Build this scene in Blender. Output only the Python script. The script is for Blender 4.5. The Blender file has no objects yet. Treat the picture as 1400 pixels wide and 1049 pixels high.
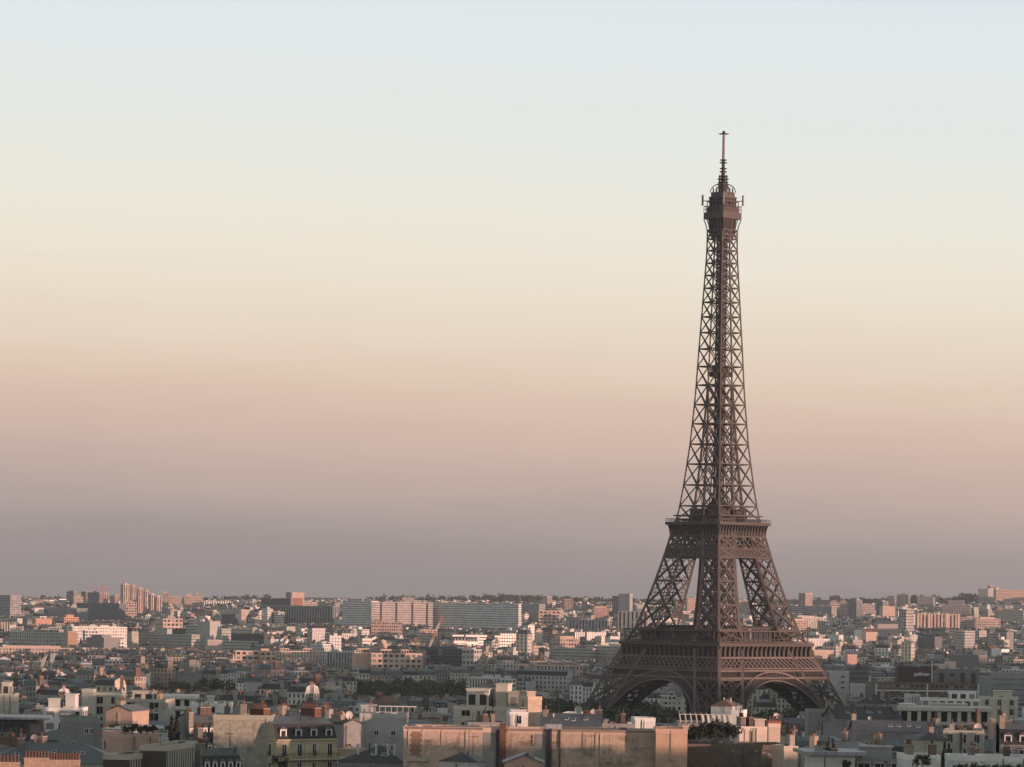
import bpy, math, random
from mathutils import Vector, Matrix
R = math.radians
sin, cos, pi = math.sin, math.cos, math.pi
SC = bpy.context.scene
COL = SC.collection
# ------------------------------------------------------------------ camera
FPX, PX, PY, CAMZ, TH = 4681.0, 700.0, 822.0, 75.0, 0.0148   # focal length in photo pixels, eye level row, eye height, roll
cam_d = bpy.data.cameras.new("camera")
cam_d.sensor_width = 36.0
cam_d.lens = 36.0 * FPX / 1400.0
cam_d.shift_y = (PY - 524.5) / 1400.0
cam_d.clip_start = 1.0
cam_d.clip_end = 60000.0
cam = bpy.data.objects.new("camera", cam_d)
COL.objects.link(cam)
cam.matrix_world = Matrix(((cos(TH), -sin(TH), 0, 0), (0, 0, -1, 0), (sin(TH), cos(TH), 0, CAMZ), (0, 0, 0, 1)))
SC.camera = cam
# ------------------------------------------------------------------ sun, sky, exposure
SUN_EL, SUN_AZ = R(2.4), R(118)          # azimuth clockwise from +Y: the sun stands right of and behind the camera
sd = bpy.data.lights.new("sun", 'SUN')
sd.energy = 5.0
sd.angle = R(0.5)
sd.color = (1.0, 0.58, 0.45)
sun = bpy.data.objects.new("sun", sd)
COL.objects.link(sun)
sdir = Vector((sin(SUN_AZ) * cos(SUN_EL), cos(SUN_AZ) * cos(SUN_EL), sin(SUN_EL)))
sun.rotation_euler = sdir.to_track_quat('Z', 'Y').to_euler()
sun.location = (600, -400, 500)
world = bpy.data.worlds.new("World")
SC.world = world
world.use_nodes = True
nt = world.node_tree
nt.nodes.clear()
N = nt.nodes.new
L = nt.links.new
wo = N('ShaderNodeOutputWorld'); bg = N('ShaderNodeBackground')
tc = N('ShaderNodeTexCoord'); sp = N('ShaderNodeSeparateXYZ')
L(tc.outputs['Generated'], sp.inputs[0])
mr = N('ShaderNodeMapRange'); mr.inputs['From Min'].default_value = 0.0; mr.inputs['From Max'].default_value = 0.20
# the band sits a little lower on the sun's side, and thin veils of cloud disturb it
mpv = N('ShaderNodeMapping'); mpv.inputs['Scale'].default_value = (7, 7, 60); L(tc.outputs['Generated'], mpv.inputs[0])
nzv = N('ShaderNodeTexNoise'); nzv.inputs['Scale'].default_value = 1.0; nzv.inputs['Detail'].default_value = 6; nzv.inputs['Roughness'].default_value = 0.6; L(mpv.outputs[0], nzv.inputs['Vector'])
def MA(op, a, b_, c=None):
    n = N('ShaderNodeMath'); n.operation = op
    for i_, v_ in enumerate((a, b_, c)):
        if v_ is None: continue
        if isinstance(v_, (int, float)): n.inputs[i_].default_value = v_
        else: L(v_, n.inputs[i_])
    return n.outputs[0]
zc = MA('MULTIPLY_ADD', sp.outputs['X'], 0.032, sp.outputs['Z'])
zc = MA('ADD', zc, MA('MULTIPLY', MA('SUBTRACT', nzv.outputs['Fac'], 0.5), 0.018))
L(zc, mr.inputs['Value'])
cr = N('ShaderNodeValToRGB'); cr.color_ramp.interpolation = 'B_SPLINE'
def lin(c): return tuple(((v / 255 + 0.055) / 1.055) ** 2.4 if v > 10 else v / 255 / 12.92 for v in c) + (1,)
# elevation (0..0.20) -> the dusk band: grey mauve, rose, cream, pale blue
SKY = [(0.0, (148, 142, 141)), (0.055, (158, 148, 147)), (0.115, (182, 165, 160)), (0.175, (202, 178, 168)), (0.243, (218, 190, 174)), (0.30, (227, 201, 181)), (0.362, (234, 215, 194)),
       (0.468, (241, 231, 213)), (0.532, (240, 234, 219)), (0.632, (233, 235, 227)), (0.70, (230, 234, 230)), (0.842, (225, 234, 236)), (0.91, (221, 230, 235)), (1.0, (216, 226, 235))]
el = cr.color_ramp.elements
el[0].position = SKY[0][0]; el[0].color = lin(SKY[0][1])
el[1].position = 1.0; el[1].color = lin(SKY[-1][1])
for p_, c_ in SKY[1:-1]:
    e_ = el.new(p_); e_.color = lin(c_)
L(mr.outputs[0], cr.inputs[0])
sky = N('ShaderNodeTexSky'); sky.sky_type = 'NISHITA'; sky.sun_disc = False
sky.sun_elevation = SUN_EL; sky.sun_rotation = SUN_AZ; sky.altitude = 100; sky.air_density = 1.0; sky.dust_density = 1.5
sk = N('ShaderNodeVectorMath'); sk.operation = 'SCALE'; sk.inputs['Scale'].default_value = 0.10
L(sky.outputs[0], sk.inputs[0])
mr2 = N('ShaderNodeMapRange'); mr2.interpolation_type = 'SMOOTHSTEP'
mr2.inputs['From Min'].default_value = 0.19; mr2.inputs['From Max'].default_value = 0.45
L(sp.outputs['Z'], mr2.inputs['Value'])
addn = N('ShaderNodeMix'); addn.data_type = 'RGBA'; addn.blend_type = 'MIX'
zen = N('ShaderNodeVectorMath'); zen.operation = 'ADD'; zen.inputs[1].default_value = (0.26, 0.295, 0.295)
L(sk.outputs[0], zen.inputs[0])
L(mr2.outputs[0], addn.inputs['Factor']); L(cr.outputs[0], addn.inputs['A']); L(zen.outputs[0], addn.inputs['B'])
L(addn.outputs['Result'], bg.inputs['Color'])
bg.inputs['Strength'].default_value = 0.765
L(bg.outputs[0], wo.inputs[0])
SC.view_settings.view_transform = 'Standard'
SC.view_settings.look = 'None'
SC.view_settings.exposure = 0.43
SC.view_settings.gamma = 1.0
SC.render.engine = 'CYCLES'
cy = SC.cycles
cy.max_bounces = 4; cy.diffuse_bounces = 2; cy.glossy_bounces = 2; cy.transmission_bounces = 2; cy.volume_bounces = 0
cy.transparent_max_bounces = 4
cy.caustics_reflective = False; cy.caustics_refractive = False
cy.use_denoising = True

# ------------------------------------------------------------------ helpers
def W(px, py, Y):
    a = (px - PX) / FPX; b = (PY - py) / FPX
    return ((a * cos(TH) - b * sin(TH)) * Y, Y, CAMZ + (a * sin(TH) + b * cos(TH)) * Y)
def proj(x, y, z):
    X = x / y; Z = (z - CAMZ) / y
    return PX + FPX * (X * cos(TH) + Z * sin(TH)), PY - FPX * (-X * sin(TH) + Z * cos(TH))
def lerp_tab(tab, v):
    if v <= tab[0][0]: return tab[0][1]
    for (a, b), (c, d) in zip(tab, tab[1:]):
        if v <= c: return b + (d - b) * (v - a) / (c - a)
    return tab[-1][1]
def gz(x, y):
    """terrain height"""
    z = lerp_tab(((0, 24), (800, 21), (1100, 15), (1450, 2), (1500, -5), (1640, -5), (1690, 0), (2500, 1), (3500, 6), (4500, 18), (5500, 34), (7000, 58), (8300, 74), (9500, 78), (13000, 60)), y)
    if y > 3500:      # the plateau is higher to the right
        k = min(1, (y - 3500) / 4500)
        z += k * max(-16, min(26, x * 0.0145))
    if y > 5000:
        z += min(1, (y - 5000) / 2000) * (4 * sin(x * 0.004 + y * 0.0011) + 3 * sin(x * 0.011 + 1.3))
    # long hill to the right (west), out of frame: crest heights shaped to lay evening shadow over the near quarter
    sx_ = 0.883 * x - 0.469 * y; tt = 0.469 * x + 0.883 * y
    if -150 < sx_ < 330 and tt > 330:
        top = lerp_tab(((330, z), (500, 64), (545, 66), (575, 57), (640, 59), (760, 59), (785, 66), (813, 72), (990, 66), (1300, 67), (1600, 65), (1720, 74), (2000, 82), (2350, 84), (2700, 78), (3300, max(z, 40)), (3900, z)), tt)
        k = 1 - abs(sx_ - 60) / 210 if sx_ < 60 else 1 - (sx_ - 60) / 270
        k = max(0, min(1, k * 1.35)); k = k * k * (3 - 2 * k)
        z = z + max(0, top - z) * k
    return z

def mat(name, col=(0.5, 0.5, 0.5), rough=0.8, metal=0.0, vcol=False, noise=0.0, nscale=0.5, bump=0.0, stain=None, stain2=False):
    m = bpy.data.materials.new(name); m.use_nodes = True
    t = m.node_tree; b = t.nodes['Principled BSDF']
    b.inputs['Roughness'].default_value = rough; b.inputs['Metallic'].default_value = metal
    b.inputs['Specular IOR Level'].default_value = 0.3
    def nn(k): return t.nodes.new(k)
    if vcol:
        a = nn('ShaderNodeAttribute'); a.attribute_name = 'Col'; src = a.outputs['Color']
    else:
        a = nn('ShaderNodeRGB'); a.outputs[0].default_value = tuple(col) + (1,); src = a.outputs[0]
    if noise:
        g = nn('ShaderNodeNewGeometry') if False else nn('ShaderNodeTexCoord')
        nz = nn('ShaderNodeTexNoise'); nz.inputs['Scale'].default_value = nscale; nz.inputs['Detail'].default_value = 5
        nz.inputs['Roughness'].default_value = 0.65
        t.links.new(g.outputs['Object'], nz.inputs['Vector'])
        mp = nn('ShaderNodeMapRange'); mp.inputs['From Min'].default_value = 0.3; mp.inputs['From Max'].default_value = 0.7
        mp.inputs['To Min'].default_value = 1 - noise; mp.inputs['To Max'].default_value = 1 + noise * 0.6
        t.links.new(nz.outputs['Fac'], mp.inputs['Value'])
        mx = nn('ShaderNodeVectorMath'); mx.operation = 'SCALE'
        t.links.new(src, mx.inputs[0]); t.links.new(mp.outputs[0], mx.inputs['Scale']); src = mx.outputs[0]
        if bump:
            bp = nn('ShaderNodeBump'); bp.inputs['Strength'].default_value = bump; bp.inputs['Distance'].default_value = 0.2
            t.links.new(nz.outputs['Fac'], bp.inputs['Height']); t.links.new(bp.outputs[0], b.inputs['Normal'])
    if stain:      # weathering patches with a shape of their own
        g = nn('ShaderNodeTexCoord'); mpg = nn('ShaderNodeMapping'); mpg.inputs['Scale'].default_value = stain[2]
        nz = nn('ShaderNodeTexNoise'); nz.inputs['Scale'].default_value = 1.0; nz.inputs['Detail'].default_value = 7; nz.inputs['Roughness'].default_value = 0.7
        t.links.new(g.outputs['Object'], mpg.inputs[0]); t.links.new(mpg.outputs[0], nz.inputs['Vector'])
        mp = nn('ShaderNodeMapRange'); mp.inputs['From Min'].default_value = stain[1]; mp.inputs['From Max'].default_value = stain[1] + 0.13
        t.links.new(nz.outputs['Fac'], mp.inputs['Value'])
        mx = nn('ShaderNodeMix'); mx.data_type = 'RGBA'
        t.links.new(mp.outputs[0], mx.inputs['Factor']); t.links.new(src, mx.inputs['A']); mx.inputs['B'].default_value = tuple(stain[0]) + (1,)
        src = mx.outputs['Result']
    if stain2:     # run-off streaks, pale repairs and courses showing through
        g = nn('ShaderNodeTexCoord')
        for sc_, lo, wd, cc, fac in (((1.6, 1.6, 0.10), .56, .10, (0.10, 0.085, 0.07), .55), ((0.35, 0.35, 0.6), .60, .05, (0.60, 0.52, 0.44), .6), ((0.9, .9, 2.6), .62, .08, (0.17, 0.11, 0.08), .6)):
            mpg = nn('ShaderNodeMapping'); mpg.inputs['Scale'].default_value = sc_; mpg.inputs['Location'].default_value = (lo * 31, 3, lo * 7)
            nz = nn('ShaderNodeTexNoise'); nz.inputs['Scale'].default_value = 1.0; nz.inputs['Detail'].default_value = 6; nz.inputs['Roughness'].default_value = 0.7
            t.links.new(g.outputs['Object'], mpg.inputs[0]); t.links.new(mpg.outputs[0], nz.inputs['Vector'])
            mp = nn('ShaderNodeMapRange'); mp.inputs['From Min'].default_value = lo; mp.inputs['From Max'].default_value = lo + wd; mp.inputs['To Max'].default_value = fac
            t.links.new(nz.outputs['Fac'], mp.inputs['Value'])
            mx = nn('ShaderNodeMix'); mx.data_type = 'RGBA'
            t.links.new(mp.outputs[0], mx.inputs['Factor']); t.links.new(src, mx.inputs['A']); mx.inputs['B'].default_value = tuple(cc) + (1,)
            src = mx.outputs['Result']
    t.links.new(src, b.inputs['Base Color'])
    return m

def facade(name, ww, wh, cy0=0.5, glass=(0.02, 0.023, 0.027), curtain=0.25, sill=True, trough=0.6, band=None):
    """wall with a window grid laid out in UV cell units (u = bays, v = storeys down from the eaves)"""
    m = bpy.data.materials.new(name); m.use_nodes = True
    t = m.node_tree; b = t.nodes['Principled BSDF']; K = t.nodes.new; k = t.links.new
    at = K('ShaderNodeAttribute'); at.attribute_name = 'Col'
    uv = K('ShaderNodeUVMap'); uv.uv_map = 'UVMap'
    s = K('ShaderNodeSeparateXYZ'); k(uv.outputs[0], s.inputs[0])
    def M(op, a, b_=None, c=None):
        n = K('ShaderNodeMath'); n.operation = op
        for i, v in enumerate((a, b_, c)):
            if v is None: continue
            if isinstance(v, (int, float)): n.inputs[i].default_value = v
            else: k(v, n.inputs[i])
        return n.outputs[0]
    fu = M('FRACT', s.outputs[0]); fv = M('FRACT', s.outputs[1])
    du = M('ABSOLUTE', M('SUBTRACT', fu, 0.5)); dv = M('ABSOLUTE', M('SUBTRACT', fv, cy0))
    win = M('MULTIPLY', M('LESS_THAN', du, ww / 2), M('LESS_THAN', dv, wh / 2))
    fr = M('MULTIPLY', M('LESS_THAN', du, ww / 2 + 0.05), M('LESS_THAN', dv, wh / 2 + 0.05))
    cell = K('ShaderNodeCombineXYZ'); k(M('FLOOR', s.outputs[0]), cell.inputs[0]); k(M('FLOOR', s.outputs[1]), cell.inputs[1])
    oi = K('ShaderNodeSeparateColor'); k(at.outputs['Color'], oi.inputs[0]); k(M('MULTIPLY', oi.outputs[0], 917.0), cell.inputs[2])
    wn = K('ShaderNodeTexWhiteNoise'); wn.noise_dimensions = '3D'; k(cell.outputs[0], wn.inputs['Vector'])
    cur = M('LESS_THAN', wn.outputs['Value'], curtain)
    g = K('ShaderNodeTexCoord'); nz = K('ShaderNodeTexNoise'); nz.inputs['Scale'].default_value = 0.16; nz.inputs['Detail'].default_value = 5
    k(g.outputs['Object'], nz.inputs['Vector'])
    mp = K('ShaderNodeMapRange'); mp.inputs['From Min'].default_value = 0.3; mp.inputs['From Max'].default_value = 0.7
    mp.inputs['To Min'].default_value = 0.78; mp.inputs['To Max'].default_value = 1.12; k(nz.outputs['Fac'], mp.inputs['Value'])
    wall = K('ShaderNodeVectorMath'); wall.operation = 'SCALE'; k(at.outputs['Color'], wall.inputs[0]); k(mp.outputs[0], wall.inputs['Scale'])
    fm = K('ShaderNodeMix'); fm.data_type = 'RGBA'; k(M('MULTIPLY', fr, 0.45 if sill else 0.0), fm.inputs['Factor']); k(wall.outputs[0], fm.inputs['A']); fm.inputs['B'].default_value = (0.55, 0.53, 0.5, 1)
    if band:       # string course between storeys
        bm = K('ShaderNodeMix'); bm.data_type = 'RGBA'; k(M('MULTIPLY', M('LESS_THAN', fv, 0.10), 0.7), bm.inputs['Factor']); k(fm.outputs['Result'], bm.inputs['A']); bm.inputs['B'].default_value = tuple(band) + (1,)
        wsrc = bm.outputs['Result']
    else: wsrc = fm.outputs['Result']
    gm = K('ShaderNodeMix'); gm.data_type = 'RGBA'; k(cur, gm.inputs['Factor']); gm.inputs['A'].default_value = tuple(glass) + (1,); gm.inputs['B'].default_value = (0.22, 0.21, 0.19, 1)
    mx = K('ShaderNodeMix'); mx.data_type = 'RGBA'; k(win, mx.inputs['Factor']); k(wsrc, mx.inputs['A']); k(gm.outputs['Result'], mx.inputs['B'])
    k(mx.outputs['Result'], b.inputs['Base Color'])
    rr = K('ShaderNodeMapRange'); k(win, rr.inputs['Value']); rr.inputs['To Min'].default_value = 0.85; rr.inputs['To Max'].default_value = 0.25; k(rr.outputs[0], b.inputs['Roughness'])
    b.inputs['Specular IOR Level'].default_value = 0.35
    return m

def seams(name, rough=0.5, period=0.65, dark=0.72):
    """sheet metal with standing seams along the slope"""
    m = mat(name, vcol=True, rough=rough, metal=0.25, noise=0.22, nscale=0.25)
    t = m.node_tree; b = t.nodes['Principled BSDF']; K = t.nodes.new; k = t.links.new
    src = b.inputs['Base Color'].links[0].from_socket
    uv = K('ShaderNodeUVMap'); uv.uv_map = 'UVMap'; s = K('ShaderNodeSeparateXYZ'); k(uv.outputs[0], s.inputs[0])
    d = K('ShaderNodeMath'); d.operation = 'DIVIDE'; d.inputs[1].default_value = period; k(s.outputs[0], d.inputs[0])
    f = K('ShaderNodeMath'); f.operation = 'FRACT'; k(d.outputs[0], f.inputs[0])
    l = K('ShaderNodeMath'); l.operation = 'LESS_THAN'; l.inputs[1].default_value = 0.16; k(f.outputs[0], l.inputs[0])
    r = K('ShaderNodeMapRange'); k(l.outputs[0], r.inputs['Value']); r.inputs['To Min'].default_value = 1; r.inputs['To Max'].default_value = dark
    x = K('ShaderNodeVectorMath'); x.operation = 'SCALE'; k(src, x.inputs[0]); k(r.outputs[0], x.inputs['Scale']); k(x.outputs[0], b.inputs['Base Color'])
    return m

M_ = {
    'blank': mat('painted_render', vcol=True, rough=0.9, noise=0.2, nscale=0.35, stain=((0.16, 0.15, 0.13), 0.60, (0.10, 0.10, 0.22))),
    'plain': mat('plain_masonry', vcol=True, rough=0.9, noise=0.15, nscale=0.2),
    'haus': facade('tall_window_facade', 0.40, 0.62, 0.52, band=(0.40, 0.38, 0.34)),
    'grid': facade('square_window_facade', 0.62, 0.52, 0.5, curtain=0.3),
    'band': facade('ribbon_window_facade', 1.2, 0.30, 0.5, sill=False, curtain=0.2, glass=(.15, .155, .16)),
    'rib': facade('vertical_strip_facade', 0.42, 1.2, 0.5, sill=False, curtain=0.1),
    'glass': facade('curtain_wall_facade', 0.86, 0.80, 0.5, glass=(0.03, 0.04, 0.055), curtain=0.08, sill=False),
    'slate': mat('slate_tiles', vcol=True, rough=0.55, noise=0.3, nscale=1.2),
    'zinc': seams('zinc_sheet'),
    'brick': mat('chimney_brick', vcol=True, rough=0.95, noise=0.35, nscale=1.6),
    'pot': mat('terracotta_pot', (0.14, 0.075, 0.055), 0.85, noise=0.3, nscale=3.0),
    'pane': mat('window_pane', (0.015, 0.018, 0.022), 0.12),
    'white': mat('white_paint', (0.62, 0.60, 0.56), 0.6, noise=0.12, nscale=1.0),
    'dark': mat('dark_metal', (0.035, 0.035, 0.038), 0.5, noise=0.2, nscale=1.0),
    'gravel': mat('roof_gravel', (0.12, 0.115, 0.11), 0.95, noise=0.3, nscale=0.6),
    'dish': mat('dish_enamel', (0.45, 0.44, 0.42), 0.5),
    'leafg': mat('foliage', vcol=True, rough=0.7, noise=0.45, nscale=0.8),
    'bark': mat('bark', (0.07, 0.055, 0.04), 0.9, noise=0.3, nscale=2),
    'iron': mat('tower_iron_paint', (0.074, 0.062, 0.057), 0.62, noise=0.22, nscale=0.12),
    'chord': mat('iron_chord_lit', (0.140, 0.110, 0.096), 0.58, noise=0.25, nscale=0.15),  # paler than the bracing: light on edges and lattice put into the colour
    'irondk': mat('dark_iron_and_shade', (0.022, 0.020, 0.019), 0.6, noise=0.2, nscale=0.3),
    'mast': mat('mast_paint', (0.19, 0.165, 0.15), 0.6),
    'red': mat('red_crane_paint', (0.50, 0.19, 0.14), 0.5),
    'ground': mat('city_ground', (0.06, 0.06, 0.058), 0.95, noise=0.4, nscale=0.01),
    'concrete': mat('concrete', vcol=True, rough=0.9, noise=0.25, nscale=0.5, bump=0.2),
    'stained': mat('weathered_party_wall', vcol=True, rough=0.95, noise=0.30, nscale=1.3, bump=0.5, stain=((0.20, 0.165, 0.13), 0.52, (0.22, 0.22, 0.5)), stain2=True),
    'signw': mat('sign_letters', (0.80, 0.80, 0.80), 0.5),
    'cloth': mat('awning_cloth', (0.55, 0.52, 0.46), 0.9),
    'water': mat('river_water', (0.03, 0.04, 0.04), 0.08),
}
ZCOL = {'zinc': (0.112, 0.118, 0.124), 'slate': (0.032, 0.034, 0.038), 'tile': (0.19, 0.10, 0.07)}

class MB:
    """collects faces, then links them as one mesh object"""
    def __init__(s): s.v = []; s.f = []; s.uv = []; s.c = []; s.m = []; s.mats = []
    def mi(s, m):
        if m not in s.mats: s.mats.append(m)
        return s.mats.index(m)
    def face(s, pts, m='plain', col=(0.5, 0.5, 0.5), uv=None):
        i = len(s.v); s.v.extend(tuple(p) for p in pts); s.f.append(tuple(range(i, i + len(pts))))
        if uv is None:
            a = Vector(pts[0]); b = Vector(pts[1]); c = Vector(pts[2]); n = (b - a).cross(c - a)
            if n.length < 1e-9: n = Vector((0, 0, 1))
            n.normalize()
            u = Vector((0, 0, 1)).cross(n)
            u = u.normalized() if u.length > 1e-3 else Vector((1, 0, 0))
            w = n.cross(u)
            uv = [((Vector(p) - a).dot(u), (Vector(p) - a).dot(w)) for p in pts]
        s.uv.append(uv); s.c.append(col); s.m.append(s.mi(m))
    def wall(s, p0, p1, z0, z1, m, col, bay=2.8, floor=3.1):
        """vertical wall from p0 to p1 (seen from outside: left to right) with UVs in window cells"""
        ln = math.hypot(p1[0] - p0[0], p1[1] - p0[1]); nb = max(1, round(ln / bay)); hv = (z1 - z0) / floor
        s.face([(p0[0], p0[1], z0), (p1[0], p1[1], z0), (p1[0], p1[1], z1), (p0[0], p0[1], z1)], m, col, [(0, -hv), (nb, -hv), (nb, 0), (0, 0)])
    def prism(s, poly, z0, z1, m='plain', col=(.5, .5, .5), top=None, topcol=None, bay=2.8, floor=3.1, cap=True):
        n = len(poly)
        for i in range(n): s.wall(poly[i], poly[(i + 1) % n], z0, z1, m, col, bay, floor)
        if cap: s.face([(p[0], p[1], z1) for p in poly], top or ('plain' if m in ('haus', 'grid', 'band', 'rib', 'glass') else m), topcol or col)
    def box(s, x0, x1, y0, y1, z0, z1, m='plain', col=(.5, .5, .5), bottom=False, **k):
        s.prism([(x0, y0), (x1, y0), (x1, y1), (x0, y1)], z0, z1, m, col, **k)
        if bottom: s.face([(x0, y1, z0), (x1, y1, z0), (x1, y0, z0), (x0, y0, z0)], m, col)
    def frust(s, a, za, b, zb, m, col, cap=None, capcol=None):
        """a, b: rectangles (x0,x1,y0,y1)"""
        A = [(a[0], a[2], za), (a[1], a[2], za), (a[1], a[3], za), (a[0], a[3], za)]
        B = [(b[0], b[2], zb), (b[1], b[2], zb), (b[1], b[3], zb), (b[0], b[3], zb)]
        for i in range(4):
            j = (i + 1) % 4
            s.face([A[i], A[j], B[j], B[i]], m, col)
        if cap: s.face(B, cap, capcol or col)
    def bar(s, a, b, t, m='iron', col=(.2, .2, .2), t2=None):
        a = Vector(a); b = Vector(b); d = b - a
        if d.length < 1e-6: return
        d.normalize()
        u = d.cross(Vector((0, 0, 1)))
        if u.length < 1e-3: u = Vector((1, 0, 0))
        u.normalize(); w = d.cross(u)
        h = t / 2; h2 = (t2 or t) / 2
        q = [u * h + w * h2, -u * h + w * h2, -u * h - w * h2, u * h - w * h2]
        A = [a + k for k in q]; B = [b + k for k in q]
        for i in range(4):
            j = (i + 1) % 4
            s.face([A[i], A[j], B[j], B[i]], m, col, [(0, 0)] * 4)
        s.face([A[3], A[2], A[1], A[0]], m, col, [(0, 0)] * 4); s.face(B, m, col, [(0, 0)] * 4)
    def cyl(s, c, r, z0, z1, m, col=(.5, .5, .5), n=8, r2=None, cap=True):
        r2 = r if r2 is None else r2
        A = [(c[0] + r * cos(2 * pi * i / n), c[1] + r * sin(2 * pi * i / n), z0) for i in range(n)]
        B = [(c[0] + r2 * cos(2 * pi * i / n), c[1] + r2 * sin(2 * pi * i / n), z1) for i in range(n)]
        for i in range(n):
            j = (i + 1) % n
            s.face([A[i], A[j], B[j], B[i]], m, col)
        if cap: s.face(B, m, col)
    def mesh(s, name):
        me = bpy.data.meshes.new(name)
        me.from_pydata(s.v, [], s.f)
        me.materials.clear()
        for k in s.mats: me.materials.append(M_[k])
        me.polygons.foreach_set('material_index', s.m)
        ul = me.uv_layers.new(name='UVMap')
        fl = []; cl = []
        for uv, c in zip(s.uv, s.c):
            for q in uv: fl.extend((q[0], q[1]))
            cl.extend((c[0], c[1], c[2], 1.0) * len(uv))
        ul.data.foreach_set('uv', fl)
        ca = me.color_attributes.new('Col', 'FLOAT_COLOR', 'CORNER')
        ca.data.foreach_set('color', cl)
        return me
    def build(s, name, parent=None):
        if not s.f: return None
        o = bpy.data.objects.new(name, s.mesh(name)); COL.objects.link(o)
        if parent is not None: o.parent = parent
        return o

def empty(name, loc, rz=0.0):
    o = bpy.data.objects.new(name, None); o.empty_display_size = 2; COL.objects.link(o)
    o.location = loc; o.rotation_euler = (0, 0, rz); return o
def tag(o, label=None, cat=None, group=None, kind=None):
    if label: o['label'] = label
    if cat: o['category'] = cat
    if group: o['group'] = group
    if kind: o['kind'] = kind
    return o
def linked(me, name, parent, loc=(0, 0, 0), rz=0.0, sc=None):
    o = bpy.data.objects.new(name, me); COL.objects.link(o); o.parent = parent
    o.location = loc; o.rotation_euler = (0, 0, rz)
    if sc: o.scale = sc
    return o
_cache = {}
def shared(key, fn):
    if key not in _cache: _cache[key] = fn()
    return _cache[key]

# ------------------------------------------------------------------ setting
def terrain():
    b = MB(); xs = [-9000, -6000, -4000, -3000] + [-2400 + 40 * i for i in range(121)] + [3000, 4000, 6000, 9000]
    ys = [-600, -200] + [30 * i for i in range(120)] + [3600 + 150 * i for i in range(44)] + [10500, 11500, 13000, 16000, 20000]
    idx = {}
    for j, y in enumerate(ys):
        for i, x in enumerate(xs):
            idx[i, j] = len(b.v); b.v.append((x, y, gz(x, max(y, 0))))
    b.mi('ground')
    for j in range(len(ys) - 1):
        for i in range(len(xs) - 1):
            b.f.append((idx[i, j], idx[i + 1, j], idx[i + 1, j + 1], idx[i, j + 1])); b.uv.append([(0, 0)] * 4); b.c.append((.06, .06, .06)); b.m.append(0)
    tag(b.build('ground'), kind='structure')
    r = MB(); r.face([(-5000, 1495, -2.6), (5000, 1495, -2.6), (5000, 1652, -2.6), (-5000, 1652, -2.6)], 'water'); tag(r.build('river'), kind='structure')
terrain()

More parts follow.
